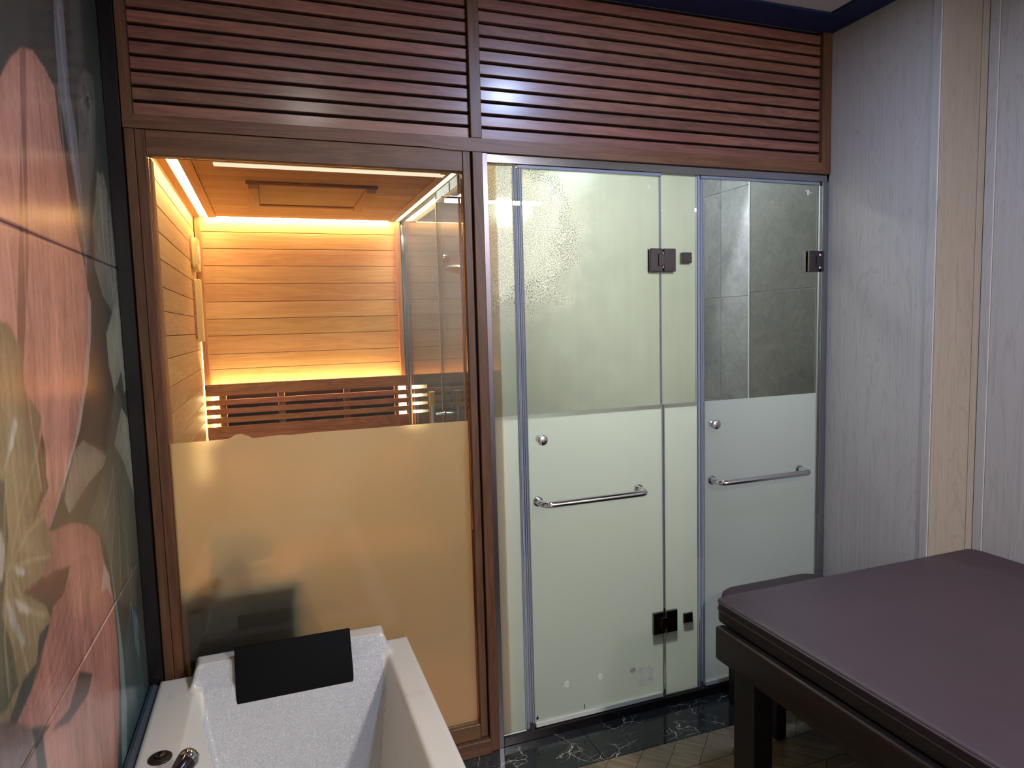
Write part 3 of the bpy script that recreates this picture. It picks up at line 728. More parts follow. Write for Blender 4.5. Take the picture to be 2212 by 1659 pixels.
# ------------------------------------------------------------------ polished steel channels round the shower glass
s = struct(box('trim_6', 0.7055, 0.7240, -0.006, 0.030, 0.0, 2.1025, M['jamb'], None, 0.001)); s['label'] = 'polished steel jamb beside the wooden post'
s = struct(box('trim_7', 0.7245, 2.193, 0.004, 0.034, 2.0745, 2.1025, M['steel'], None, 0.001)); s['label'] = 'polished steel header channel above the shower glass'
s = struct(box('trim_8', 2.166, 2.1955, -0.002, 0.030, 0.034, 2.0742, M['steel'], None, 0.001)); s['label'] = 'polished steel jamb at the right wall'
s = struct(box('trim_9', 0.7245, 2.1955, -0.004, 0.060, 0.0005, 0.034, M['marble_dark'], None, 0.002)); s['label'] = 'black stone threshold below the shower glass'
GY0, GY1 = 0.012, 0.022
def seal_strip(parent, x0, x1, z0, z1, y0=0.006, y1=0.027):
    bm = bmesh.new()
    n = 3; w = (x1 - x0) / n
    for i in range(n):
        cx = x0 + (i + 0.5) * w
        bm_tube(bm, [(cx, (y0 + y1) / 2 - (0.004 if i == 1 else 0), z0), (cx, (y0 + y1) / 2 - (0.004 if i == 1 else 0), z1)], w * 0.5, 10)
    return from_bm('edge_seal', bm, M['seal'], parent, True)
def hband(parent, x0, x1, z0, z1, name='bottom_seal', mat=None):
    return box(name, x0, x1, 0.006, 0.027, z0, z1, mat or M['white_seal'], parent, 0.001)
# left fixed light
w2 = empty('window_2', (0.775, 0.017, 0.035)); tag(w2, 'narrow fixed glass light beside the wooden post', kind='structure')
pane('pane', 0.7250, 0.8175, GY0, GY1, 0.0365, 2.0740, [M['glass'], M['fog']], w2)
film('frosted_film', [(0.7255, 1.2065), (0.8170, 1.2065)], 0.04, GY0 - 0.001, [M['frost_cool'], M['clear']], w2)
seal_strip(w2, 0.8180, 0.8330, 0.036, 2.0735)
hband(w2, 0.7250, 0.8175, 0.0345, 0.0362)
# third light, between the two doors
w3 = empty('window_3', (1.49, 0.017, 0.035)); tag(w3, 'fixed glass light between the two shower doors', kind='structure')
pane('pane', 1.4130, 1.5630, GY0, GY1, 0.0365, 2.0740, [M['glass'], M['fog']], w3)
film('frosted_film', [(1.4135, 1.2065), (1.5625, 1.2065)], 0.04, GY0 - 0.001, [M['frost_cool'], M['clear']], w3)
seal_strip(w3, 1.5640, 1.5810, 0.036, 2.0735)
for z0, z1 in ((1.743, 1.783), (0.322, 0.362)):
    b = box('clamp', 1.495, 1.538, 0.004, 0.030, z0, z1, M['dark_chrome'], w3, 0.0015)

def thin_smear():
    m = N('adhesive_smear'); t = m.n('ShaderNodeBsdfTransparent'); d = m.n('ShaderNodeBsdfDiffuse'); d.inputs[0].default_value = (0.9, 0.9, 0.86, 1)
    f = m.mapr(m.noise(m.pos(), 60.0, 4, 0.6), 0.35, 0.65, 0.10, 0.30)
    return m.done(m.mixs(f, t.outputs[0], d.outputs[0]))
def hinge(parent, xc, z0, z1, wall=False):
    bm = bmesh.new()
    bm_box(bm, xc - 0.055, xc - 0.003, 0.000, 0.0115, z0, z1, 0.0015)
    if not wall: bm_box(bm, xc + 0.003, xc + 0.055, 0.000, 0.0115, z0, z1, 0.0015)
    else: bm_box(bm, xc + 0.003, xc + 0.018, -0.004, 0.026, z0, z1, 0.0015)
    bm_box(bm, xc - 0.055, xc - 0.003, 0.0225, 0.033, z0, z1, 0.0015)
    if not wall: bm_box(bm, xc + 0.003, xc + 0.055, 0.0225, 0.033, z0, z1, 0.0015)
    h = from_bm('hinge', bm, M['dark_chrome'], parent)
    zm = (z0 + z1) / 2
    box('hinge_knuckle', xc - 0.022, xc + 0.0045, -0.0035, 0.0005, zm - 0.022, zm + 0.022, M['dark_chrome'], h, 0.001)
    tube('hinge_pin', [(xc, 0.003, zm - 0.030), (xc, 0.003, zm + 0.030)], 0.0028, M['chrome'], h, 8)
    return h
def bar_handle(parent, x0, x1, z):
    r = 0.0122; yo = -0.058; yf = 0.0105
    pts = [(x0, yf, z)] + [(x0, yo + 0.03, z)] + bend((x0, yo + 0.03, z), (x0, yo, z), (x0 + 0.03, yo, z)) + bend((x1 - 0.03, yo, z), (x1, yo, z), (x1, yo + 0.03, z)) + [(x1, yf, z)]
    h = tube('towel_bar_handle', pts, r, M['chrome'], parent, 16)
    for x in (x0, x1):
        lathe('rosette', [(0.018, -0.001), (0.018, 0.007), (0.0145, 0.0085)], (x, 0.003, z), M['chrome'], h, 20, 'y')
    return h
def knob(parent, x, z):
    k = lathe('knob', [(0.0135, 0.0085), (0.0135, -0.004), (0.0115, -0.006), (0.0115, -0.016), (0.0185, -0.018), (0.0185, -0.030), (0.016, -0.032), (0.0, -0.032)][:-1], (x, 0.002, z), M['chrome'], parent, 24, 'y')
    return k
def shower_door(name, x0, x1, lab, hx, wall, fogface, knobx, bar):
    d = empty(name, ((x0 + x1) / 2, 0.017, 0.035)); tag(d, lab, kind='structure')
    pane('pane', x0 + 0.0005, x1, GY0, GY1, 0.052, 2.062, [M['glass'], fogface], d)
    film('frosted_film', [(x0 + 0.001, 1.2065), (x1 - 0.001, 1.2065)], 0.054, GY0 - 0.001, [M['frost_cool'], M['clear']], d)
    seal_strip(d, x0 - 0.0105, x0 + 0.008, 0.056, 2.060)
    seal_strip(d, x1 - 0.004, x1 + 0.006, 0.050, 2.066, 0.010, 0.024)
    hband(d, x0 + 0.009, x1 - 0.005, 0.0365, 0.0535)
    box('top_seal', x0 - 0.010, x1 + 0.006, 0.009, 0.026, 2.0625, 2.0735, M['seal_top'], d, 0.001)
    for z0, z1 in ((1.711, 1.796), (0.300, 0.388)):
        hinge(d, hx, z0, z1, wall)
    knob(d, knobx, 1.117)
    bar_handle(d, bar[0], bar[1], 0.890)
    return d
d1 = shower_door('door_1', 0.846, 1.4045, 'middle glass door clouded with steam, chrome towel bar below the knob', 1.409, False, M['fog'], 0.893, (0.882, 1.296))
d2 = shower_door('door_2', 1.5935, 2.156, 'right glass door, clear upper part showing grey stone, hinged on the right wall', 2.158, True, M['clear'], 1.628, (1.628, 2.065))
# suction hook residues, sticker and ink marks on the first door
for x, z in ((0.983, 0.176), (1.123, 0.176), (1.265, 0.173)):
    lathe('suction_pad', [(0.0125, 0.0), (0.0125, -0.002), (0.010, -0.003), (0.0085, -0.0015), (0.006, -0.0015), (0.0055, -0.003)], (x, 0.0108, z), M['white_seal'], d1, 20, 'y')
box('adhesive_patch', 1.285, 1.356, 0.0105, 0.0109, 0.098, 0.176, thin_smear(), d1, 0)
box('ink_mark', 1.0535, 1.0565, 0.0100, 0.0109, 0.062, 0.081, M['ink'], d1, 0)
prism('ink_mark', [(0.857, 0.066), (0.866, 0.066), (0.866, 0.073), (0.862, 0.082), (0.860, 0.074), (0.856, 0.072)], 1, 0.0100, 0.0109, M['ink'], d1)
bm = bmesh.new(); bm_box(bm, 2.088, 2.108, 0.0110, 0.0118, 2.034, 2.040); bm_box(bm, 2.096, 2.106, 0.0110, 0.0118, 2.020, 2.034); bm_box(bm, 2.104, 2.124, 0.0110, 0.0118, 2.029, 2.031)
from_bm('sticker', bm, M['label_white'], d2)
box('sticker', 1.352, 1.360, 0.0098, 0.0109, 2.016, 2.028, M['label_white'], d1, 0)

# ------------------------------------------------------------------ sauna cabin
SX0, SX1, SD, SZ = -0.335, 0.755, 1.75, 2.133
wsb = struct(box('wall_sauna_back', SX0 - 0.05, SX1, SD + 0.016, SD + 0.06, -0.02, 2.30, M['dark_back'], None, 0))
JZ = [0.0, 0.12, 0.213, 0.306, 0.399, 0.492, 0.585, 0.678, 0.771, 0.864, 0.957, 1.05, 1.143, 1.237, 1.328, 1.409, 1.507, 1.597, 1.689, 1.786, 1.881, 1.972, 2.060, 2.150, 2.24]
JZL = [0.0, 0.12, 0.213, 0.306, 0.399, 0.492, 0.585, 0.678, 0.771, 0.875, 0.967, 1.063, 1.158, 1.243, 1.338, 1.439, 1.52, 1.606, 1.69, 1.786, 1.880, 1.970, 2.060, 2.150, 2.24]
for a, b in zip(JZ, JZ[1:]):
    box('plank', SX0 + 0.0005, SX1 - 0.0005, SD, SD + 0.0155, a + 0.0013, b - 0.0013, M['cedar_h'], wsb, 0.0012)
wsl = struct(box('wall_sauna_left', SX0 - 0.05, SX0 - 0.016, 0.036, SD + 0.015, -0.02, 2.30, M['dark_back'], None, 0))
for a, b in zip(JZL, JZL[1:]):
    box('plank', SX0 - 0.0155, SX0, 0.0365, SD - 0.0005, a + 0.0013, b - 0.0013, M['cedar_y'], wsl, 0.0012)
for (x0, x1, y0) in ((SX0 + 0.004, SX0 + 0.034, SD - 0.035), (SX1 - 0.034, SX1 - 0.006, SD - 0.035)):
    t = struct(box('trim_10' if x0 < 0 else 'trim_11', x0, x1, y0, SD - 0.0005, 0, SZ - 0.003, M['cedar_v'], None, 0.002))
    t['label'] = 'upright wooden corner post of the sauna, ' + ('left' if x0 < 0 else 'right')
# ceiling with light coves
cs = struct(box('ceiling_sauna', SX0 - 0.05, SX1 + 0.04, 0.036, SD + 0.06, 2.25, 2.30, M['dark_back'], None, 0))
ys = 0.04; CY1 = SD - 0.045
nb = 18; w = (CY1 - 0.04) / nb
for i in range(nb):
    box('board', -0.2195, 0.6795, ys + i * w + 0.0006, ys + (i + 1) * w - 0.0006, SZ, SZ + 0.012, M['cedar_h'], cs, 0.001)
box('cove_board', -0.3320, -0.3005, 0.04, CY1 + 0.02, SZ, SZ + 0.014, M['cedar_y'], cs, 0.001)
box('cove_board', -0.2620, -0.2205, 0.04, CY1 + 0.01, SZ - 0.004, SZ + 0.014, M['cedar_y'], cs, 0.001)
box('cove_board', 0.6805, 0.7190, 0.04, CY1 + 0.01, SZ - 0.004, SZ + 0.014, M['cedar_y'], cs, 0.001)
box('cove_board', 0.7440, 0.7540, 0.04, CY1 + 0.02, SZ, SZ + 0.014, M['cedar_y'], cs, 0.001)
box('floor_sauna', SX0, SX1, 0.04, SD, -0.0115, 0.01, M['bench_wood'], None, 0)['kind'] = 'structure'
# frame of the ceiling hatch
ch = empty('ceiling_hatch', (0.21, 1.0, SZ)); tag(ch, 'rectangular wooden hatch frame on the sauna ceiling', 'hatch')
hx0, hx1, hy0, hy1 = -0.045, 0.475, 0.765, 1.290
box('frame_board', hx0, hx0 + 0.042, hy0 + 0.012, hy1 - 0.012, SZ - 0.028, SZ - 0.0005, M['cedar_y'], ch, 0.002)
box('frame_board', hx1 - 0.042, hx1, hy0 + 0.012, hy1 - 0.012, SZ - 0.028, SZ - 0.0005, M['cedar_y'], ch, 0.002)
box('frame_board', hx0 - 0.006, hx1 + 0.006, hy0 - 0.002, hy0 + 0.011, SZ - 0.012, SZ - 0.0005, M['bench_wood'], ch, 0.002)
box('frame_board', hx0 + 0.043, hx1 - 0.043, hy1 - 0.05, hy1 - 0.012, SZ - 0.014, SZ - 0.0005, M['bench_wood'], ch, 0.002)
box('hatch_panel', hx0 + 0.043, hx1 - 0.043, hy0 + 0.0125, hy1 - 0.0505, SZ - 0.008, SZ - 0.0008, M['cedar_h'], ch, 0.001)

# LED strips
def led(lab, x0, x1, y0, y1, z0, z1, mat='led_warm'):
    o = box('led_strip', x0, x1, y0, y1, z0, z1, M[mat], None, 0); tag(o, lab, 'light', 'warm light strips of the sauna'); return o
led('warm light strip running along the left edge of the sauna ceiling', -0.2995, -0.2640, 0.05, CY1, SZ + 0.004, SZ + 0.010)
led('warm light strip running along the right edge of the sauna ceiling', 0.7205, 0.7425, 0.05, CY1, SZ + 0.004, SZ + 0.010)
led('warm light strip washing the top of the sauna back wall', -0.28, 0.70, SD - 0.036, SD - 0.016, SZ + 0.004, SZ + 0.012, 'led_bright')
led('warm light strip washing the sauna left wall', -0.3345, -0.3325, 0.06, SD - 0.06, SZ + 0.016, SZ + 0.022, 'led_bright')
o = box('led_profile', -0.150, 0.700, 0.465, 0.505, SZ - 0.006, SZ - 0.0006, M['led_soft'], None, 0); tag(o, 'cream linear light across the front of the sauna ceiling', 'light')

# ------------------------------------------------------------------ sauna bench with slatted backrest
sb = empty('sauna_bench', (0.21, 1.3, 0.0)); tag(sb, 'wooden sauna bench with slatted backrest over dark heating panels', 'bench')
BY = 1.655
BW = M['bench_wood']
box('backrest_board', -0.327, 0.748, BY, BY + 0.018, 1.190, 1.252, BW, sb, 0.002)
for i in range(3):
    z = 1.168 - 0.0475 * i
    box('backrest_slat', -0.327, 0.748, BY, BY + 0.018, z - 0.0295, z, BW, sb, 0.002)
box('backrest_board', -0.327, 0.748, BY, BY + 0.018, 0.915, 1.026, BW, sb, 0.002)
for x0, x1 in ((-0.262, -0.228), (0.035, 0.068), (0.385, 0.418), (0.672, 0.694)):
    box('upright', x0, x1, BY + 0.0185, BY + 0.034, 0.50, 1.235, BW, sb, 0.002)
for x0, x1 in ((-0.227, 0.034), (0.069, 0.384), (0.419, 0.671)):
    box('heating_panel', x0, x1, BY + 0.030, BY + 0.038, 0.95, 1.19, M['heater'], sb, 0.001)
for k in range(7):
    y0 = 1.02 + k * 0.088
    box('seat_slat', -0.330, 0.748, y0, y0 + 0.075, 0.47, 0.495, BW, sb, 0.003)
for k in range(6):
    box('front_slat', -0.330, 0.748, 1.022, 1.040, 0.02 + k * 0.074, 0.08 + k * 0.074, BW, sb, 0.002)
for x in (-0.30, 0.21, 0.70):
    box('bearer', x, x + 0.04, 1.045, 1.63, 0.42, 0.469, BW, sb, 0.002)
led('warm light strip behind the top of the bench backrest', -0.30, 0.72, BY + 0.045, BY + 0.058, 1.205, 1.215, 'led_bright')
led('upright warm light strip behind the left end of the backrest', -0.300, -0.285, BY + 0.042, BY + 0.050, 0.95, 1.185, 'led_bright')
led('upright warm light strip behind the right end of the backrest', 0.700, 0.740, BY + 0.042, BY + 0.050, 0.95, 1.185, 'led_warm')
led('warm light strip in the corner beside the left sauna post', SX0 + 0.0003, SX0 + 0.0035, SD - 0.022, SD - 0.012, 0.8, 1.50, 'led_warm')

# sauna stove box behind the frosted film
st = empty('sauna_heater', (-0.11, 0.22, 0.0)); tag(st, 'dark boxy sauna heater, a blurred shadow behind the lower frosted film', 'heater')
box('casing', -0.285, 0.055, 0.040, 0.34, 0.09, 0.715, plain('heater_casing', (38, 34, 30), 0.6), st, 0.01, 2)
for x in (-0.26, -0.0):
    for yy in (0.08, 0.29): box('foot', x, x + 0.03, yy, yy + 0.03, 0.01, 0.0895, M['black_wood'], st, 0.002)
box('guard_rail', -0.290, 0.060, 0.040, 0.335, 0.7155, 0.745, M['bench_wood'], st, 0.004)

bm = bmesh.new()
for i in range(26):
    c = Vector((-0.12 + random.uniform(-0.075, 0.075), 0.15 + random.uniform(-0.06, 0.06), 0.765 + random.uniform(0, 0.09)))
    r_ = bmesh.ops.create_icosphere(bm, subdivisions=1, radius=random.uniform(0.024, 0.038), matrix=Matrix.Translation(c) @ Matrix.Rotation(random.uniform(0, 3), 4, 'X'))
    for v_ in r_['verts']: v_.co += Vector([random.uniform(-0.005, 0.005)] * 3)
tag(from_bm('stones', bm, plain('heater_stone', (58, 54, 50), 0.8), st), kind='stuff')

# thermometer board and sand timer on the left wall
th = empty('thermometer', (SX0 + 0.02, 1.53, 1.86)); tag(th, 'pale wooden thermometer board with rounded ends, topmost on the sauna left wall', 'thermometer')
def rrect(y0, y1, z0, z1, r, n=5):
    pts = []
    for cy, cz, a0 in ((y1 - r, z1 - r, 0), (y0 + r, z1 - r, 90), (y0 + r, z0 + r, 180), (y1 - r, z0 + r, 270)):
        for k in range(n + 1):
            a = math.radians(a0 + 90 * k / n); pts.append((cy + r * math.cos(a), cz + r * math.sin(a)))
    return pts
prism('board', rrect(1.46, 1.665, 1.845, 2.005, 0.03), 0, SX0 + 0.0005, SX0 + 0.006, M['bench_wood'], th, True)
prism('case', rrect(1.475, 1.650, 1.838, 1.998, 0.03), 0, SX0 + 0.0065, SX0 + 0.030, M['pale_wood'], th, True)
lathe('dial', [(0.045, 0.030), (0.045, 0.0335), (0.04, 0.034)], (SX0, 1.565, 1.92), M['label_white'], th, 24, 'x')
tm = empty('sand_timer', (SX0 + 0.02, 1.53, 1.48)); tag(tm, 'long pale wooden sand timer below the round ended thermometer', 'timer')
prism('board', rrect(1.455, 1.615, 1.500, 1.775, 0.006), 0, SX0 + 0.0005, SX0 + 0.008, M['bench_wood'], tm)
prism('holder', rrect(1.475, 1.560, 1.482, 1.792, 0.006), 0, SX0 + 0.0085, SX0 + 0.034, M['pale_wood'], tm)
box('holder_block', SX0 + 0.0085, SX0 + 0.028, 1.565, 1.610, 1.49, 1.57, M['pale_wood'], tm, 0.002)
box('holder_block', SX0 + 0.0085, SX0 + 0.028, 1.565, 1.610, 1.70, 1.785, M['pale_wood'], tm, 0.002)
tube('sand_glass', [(SX0 + 0.020, 1.588, 1.5705), (SX0 + 0.020, 1.588, 1.610), (SX0 + 0.020, 1.588, 1.635), (SX0 + 0.020, 1.588, 1.66), (SX0 + 0.020, 1.588, 1.6995)], [0.010, 0.010, 0.003, 0.010, 0.010], M['label_white'], tm, 12)

# glass partition between sauna and steam room, with a door and its handle
w4 = empty('window_4', (0.765, 1.3, 0.01)); tag(w4, 'fixed glass partition beside the sauna bench', kind='structure')
box('pane', 0.7605, 0.7685, 0.893, SD + 0.04, 0.011, 2.245, M['glass_part'], w4, 0)
box('edge_channel', 0.7560, 0.7735, SD + 0.0005 - 0.014, SD - 0.0005, 0.0115, 2.12, M['steel'], w4, 0.001)
d3 = empty('door_3', (0.765, 0.46, 0.01)); tag(d3, 'glass sauna door with a wood and chrome handle', kind='structure')
box('pane', 0.7605, 0.7685, 0.040, 0.885, 0.020, 2.10, M['glass_part'], d3, 0)
box('edge_seal', 0.7590, 0.7700, 0.8855, 0.8925, 0.020, 2.10, M['white_seal'], d3, 0.001)
hy = 0.862
for x in (0.703, 0.826):
    g = tube('grip', [(x, hy, 1.005), (x, hy, 1.225)], 0.0145, M['pale_wood'], d3, 18)
    g['label'] = 'turned pale wooden grip'
    lathe('sleeve', [(0.0152, 0.0), (0.0152, 0.092), (0.0146, 0.0925)], (x, hy, 1.066), M['chrome'], g, 20)
tube('handle_stem', [(0.718, hy, 1.146 - 0.03), (0.7600, hy, 1.146 - 0.03)], 0.0085, M['chrome'], d3)
tube('handle_stem', [(0.7690, hy, 1.146 - 0.03), (0.811, hy, 1.146 - 0.03)], 0.0085, M['chrome'], d3)
lathe('stem_collar', [(0.013, -0.003), (0.013, 0.0)], (0.7603, hy, 1.116), M['chrome'], d3, 20, 'x')

# ------------------------------------------------------------------ steam room and stall behind the glass doors
def tiled(name, parent_mat, axis, fixed, a0, a1, z_joints, a_joints, side):
    """wall with recessed light joints; axis 0: wall at x=fixed running in y; axis 1: wall at y=fixed running in x"""
    if axis == 0: wall = box(name, fixed + 0.0045, fixed + 0.06, a0, a1, 0, 2.60, M['grout'], None, 0)
    else: wall = box(name, a0, a1, fixed + 0.0045, fixed + 0.06, 0, 2.60, M['grout'], None, 0)
    struct(wall)
    for p, q in zip(a_joints, a_joints[1:]):
        for r, s_ in zip(z_joints, z_joints[1:]):
            g = 0.0018
            if axis == 0:
                xa, xb = fixed, fixed + 0.0044
                box('tile', xa, xb, p + g, q - g, r + g, s_ - g, M['stone'], wall, 0.0006)
            else: box('tile', p + g, q - g, fixed, fixed + 0.0044, r + g, s_ - g, M['stone'], wall, 0.0006)
    return wall
ZJ = [0.0, 0.45, 1.05, 1.65, 2.25, 2.60]
tiled('wall_shower_right', None, 0, 2.200, 0.062, 0.4835, [0.0, 0.45, 1.05, 1.65, 2.25, 2.60], [0.062, 0.4835], 1)
struct(box('wall_stall_pier', 2.2605, 2.50, 0.04, 0.4875, 0, 2.60, M['rear_wall'], None, 0))
box('wall_stall_return', 2.2045, 2.4995, 0.4885, 0.4925, 0.0, 2.60, M['stone'], None, 0)['kind'] = 'structure'
t = struct(box('trim_12', 2.1985, 2.2040, 0.4840, 0.4925, 0.0, 2.60, M['label_white'], None, 0.0005)); t['label'] = 'pale edging strip on the corner of the stone pier'
tiled('wall_shower_far_right', None, 0, 2.500, 0.4930, 1.80, ZJ, [0.493, 1.10, 1.80], 1)
tiled('wall_shower_back', None, 1, 1.800, 0.775, 2.560, [0.0, 0.45, 1.05, 1.665, 2.265, 2.60], [0.775, 1.36, 1.96, 2.49], 1)
struct(box('ceiling_shower', 0.775, 2.56, 0.0625, 1.87, 2.601, 2.66, plain('shower_ceiling', (186, 186, 182), 0.8), None, 0))
struct(box('floor_shower', 0.77, 2.56, 0.062, 1.86, -0.0115, 0.02, M['stone'], None, 0))
struct(box('wall_lintel', 0.70, 2.30, 0.036, 0.062, 2.10, 2.80, M['dark_back'], None, 0))
struct(box('wall_lintel.001', SX0 - 0.12, 0.699, 0.036, 0.062, 2.2, 2.80, M['dark_back'], None, 0))
w5 = empty('window_5', (1.572, 0.9, 0.02)); tag(w5, 'fogged glass divider between steam room and stall', kind='structure')
bm = bmesh.new(); bm_box(bm, 1.566, 1.574, 0.029, 1.799, 0.021, 2.58)
for f in bm.faces: f.material_index = 1 if f.calc_center_median().x < 1.5665 else 0
from_bm('pane', bm, [M['glass'], M['frost_cool']], w5)

# linear lamp and rain shower in the steam room
tl = empty('linear_lamp', (1.07, 1.0, 2.12)); tag(tl, 'white linear lamp glowing inside the steamy shower', 'lamp')
tube('lamp_tube', [(0.835, 1.0, 2.128), (1.325, 1.0, 2.128)], 0.009, M['tube_light'], tl, 12)
box('lamp_rail', 0.82, 1.34, 0.992, 1.008, 2.1375, 2.150, M['steel'], tl, 0.001)
for x in (0.86, 1.29): tube('hanger', [(x, 1.0, 2.150), (x, 1.0, 2.6005)], 0.003, M['steel'], tl, 8)
cl2 = empty('ceiling_lamp', (1.10, 1.05, 2.57)); tag(cl2, 'square white ceiling lamp above the steam room', 'lamp')
box('lamp_frame', 0.94, 1.26, 0.89, 1.21, 2.575, 2.6005, M['white_seal'], cl2, 0.003)
box('diffuser', 0.955, 1.245, 0.905, 1.195, 2.568, 2.5745, M['tube_light'], cl2, 0.001)

rs = empty('rain_shower', (0.985, 1.30, 1.83)); tag(rs, 'round chrome rain shower head seen through the glass partition', 'shower head')
def disc_tilt(name, c, r, h, rot, mat, parent):
    bm = bmesh.new()
    bmesh.ops.create_cone(bm, cap_ends=True, segments=36, radius1=r, radius2=r * 0.86, depth=h)
    bmesh.ops.rotate(bm, verts=bm.verts, cent=(0, 0, 0), matrix=rot); bmesh.ops.translate(bm, verts=bm.verts, vec=c)
    return from_bm(name, bm, mat, parent, True)
RT = Matrix.Rotation(math.radians(9), 3, 'Y') @ Matrix.Rotation(math.radians(-6), 3, 'X')
hd = disc_tilt('head', Vector((0.985, 1.30, 1.826)), 0.085, 0.014, RT, M['satin_steel'], rs)
bm = bmesh.new()
for ring, cnt in ((0.02, 6), (0.042, 12), (0.064, 18)):
    for k in range(cnt):
        a = 2 * PI * k / cnt
        c = Vector((0.985, 1.30, 1.826)) + RT @ Vector((ring * math.cos(a), ring * math.sin(a), -0.009))
        bmesh.ops.create_icosphere(bm, subdivisions=1, radius=0.0028, matrix=Matrix.Translation(c))
tag(from_bm('nozzles', bm, M['nozzle'], hd, True), kind='stuff')
tube('arm', [Vector((0.985, 1.30, 1.845)), Vector((0.987, 1.305, 1.875))] + bend((0.987, 1.305, 1.875), (0.99, 1.32, 1.93), (1.0, 1.40, 1.935)) + [Vector((1.03, 1.785, 1.935))], 0.009, M['chrome'], rs)
lathe('wall_flange', [(0.028, 0.0), (0.028, -0.006), (0.02, -0.012)], (1.03, 1.799, 1.935), M['chrome'], rs, 24, 'y')

# ------------------------------------------------------------------ bathtub
TX0, TX1, TY0, TY1 = -0.360, 0.383, -1.66, -0.034
IX0, IX1, IY0, IY1 = -0.250, 0.300, -1.54, -0.120
RIM, HEAD = 0.500, 0.556
def axis_pts(a, b, knots, step):
    ks = sorted(set([a, b] + knots)); out = []
    for p, q in zip(ks, ks[1:]):
        n = max(1, int(round((q - p) / step))); out += [p + (q - p) * i / n for i in range(n)]
    return np.array(out + [b])
gx = axis_pts(TX0, TX1, [TX0 + 0.004, TX0 + 0.012, IX0, IX1, TX1 - 0.012, TX1 - 0.004, -0.268, 0.312], 0.006)
gy = axis_pts(TY0, TY1, [TY0 + 0.012, IY0, IY1, TY1 - 0.012, TY1 - 0.004], 0.006)
X, Y = np.meshgrid(gx, gy, indexing='ij')
ss = lambda t: np.clip(t, 0, 1) ** 2 * (3 - 2 * np.clip(t, 0, 1))
def smax(a, b, k): h = np.clip(0.5 + 0.5 * (a - b) / k, 0, 1); return b * (1 - h) + a * h + k * h * (1 - h)
def smin(a, b, k): return -smax(-a, -b, k)
# raised head at the far end
hx = np.minimum(X - (-0.268), 0.312 - X)
head = ss(hx / 0.016) * ss((Y + 0.118) / 0.004 + 1) * ss((TY1 + 0.0 - Y) / 0.004 + 0.8)
top = RIM + (HEAD - RIM) * np.where(Y > -0.118, ss(hx / 0.016), 0)
# basin surfaces
side = RIM - (np.minimum(X - IX0, IX1 - X)) * 4.2
back = HEAD - (-0.104 - Y) * 1.62
foot = RIM - (Y - IY0) * 3.0
basin = smax(smax(smax(np.full_like(X, 0.12), back, 0.03), side, 0.035), foot, 0.04)
Z = np.minimum(top, np.maximum(basin, 0.0))
# shelf under the head between the inner edges: beyond the basin corners keep the rim level
out = np.minimum(np.minimum(X - IX0, IX1 - X), Y - IY0)
Z = np.where(out < 0, np.where(Y > -0.118, top, np.minimum(top, RIM)), Z)
# beside the head the rim follows the slope of the backrest a little way
wing = (hx > -0.0) & (Y <= -0.118) & (out < 0)
Z = np.where(wing & (Y > IY0) & (hx > 0.002), np.clip(back, RIM, HEAD - 0.02), Z)
# rounded outer arris
de = np.minimum(np.minimum(X - TX0, TX1 - X), np.minimum(Y - TY0, TY1 - Y))
Z = Z - 0.010 * (1 - np.sqrt(np.clip(1 - (1 - np.clip(de / 0.010, 0, 1)) ** 2, 0, 1)))
# smooth pass
for _ in range(3):
    Zp = np.pad(Z, 1, mode='edge'); Zs = (Zp[2:, 1:-1] + Zp[:-2, 1:-1] + Zp[1:-1, 2:] + Zp[1:-1, :-2]) / 4
    Z = np.where(de > 0.013, 0.45 * Z + 0.55 * Zs, Z)
nx, ny = X.shape; n = nx * ny
co = np.stack([X.ravel(), Y.ravel(), Z.ravel()], 1)
bi = [i * ny for i in range(nx)] + [(nx - 1) * ny + j for j in range(1, ny)] + [i * ny + ny - 1 for i in range(nx - 2, -1, -1)] + [j for j in range(ny - 2, 0, -1)]
b1 = co[bi].copy(); b1[:, 2] = 0.455
ctr = np.array([(TX0 + TX1) / 2, (TY0 + TY1) / 2])
b2 = b1.copy(); b2[:, :2] = ctr + (b2[:, :2] - ctr) * np.array([0.975, 0.985]); b3 = b2.copy(); b3[:, 2] = 0.002
co = np.vstack([co, b1, b2, b3])
I, J = np.meshgrid(np.arange(nx - 1), np.arange(ny - 1), indexing='ij'); q = (I * ny + J).ravel()
F = np.stack([q, q + ny, q + ny + 1, q + 1], 1)
nb = len(bi); k = np.arange(nb); k2 = (k + 1) % nb; bi = np.array(bi)
F = np.vstack([F, np.stack([bi, n + k, n + k2, bi[k2]], 1), np.stack([n + k, n + nb + k, n + nb + k2, n + k2], 1), np.stack([n + nb + k, n + 2 * nb + k, n + 2 * nb + k2, n + nb + k2], 1)])
me = bpy.data.meshes.new('bathtub'); me.vertices.add(len(co)); me.vertices.foreach_set('co', co.ravel())
me.loops.add(F.size); me.loops.foreach_set('vertex_index', F.ravel().astype(np.int32))
me.polygons.add(len(F)); me.polygons.foreach_set('loop_start', np.arange(0, F.size, 4, dtype=np.int32)); me.polygons.foreach_set('loop_total', np.full(len(F), 4, dtype=np.int32))
me.update(calc_edges=True); me.validate()
me.materials.append(M['acrylic']); me.materials.append(M['acrylic_tex'])
mid = lambda A: (A[:-1, :-1] + A[1:, :-1] + A[:-1, 1:] + A[1:, 1:]) / 4
bX, bY, bZ = mid(X), mid(Y), mid(Z)
tex = (bY < -0.104) & (bY > -1.30) & (np.minimum(bX - IX0, IX1 - bX) > 0.018) & (mid(basin - side) > 0.002) & (bZ < HEAD - 0.004)
tex |= (bY <= -0.1085) & (bY > -0.128) & (mid(hx) > 0.004)
mi = np.zeros(len(me.polygons), np.int32); mi[:len(q)] = tex.ravel().astype(np.int32)
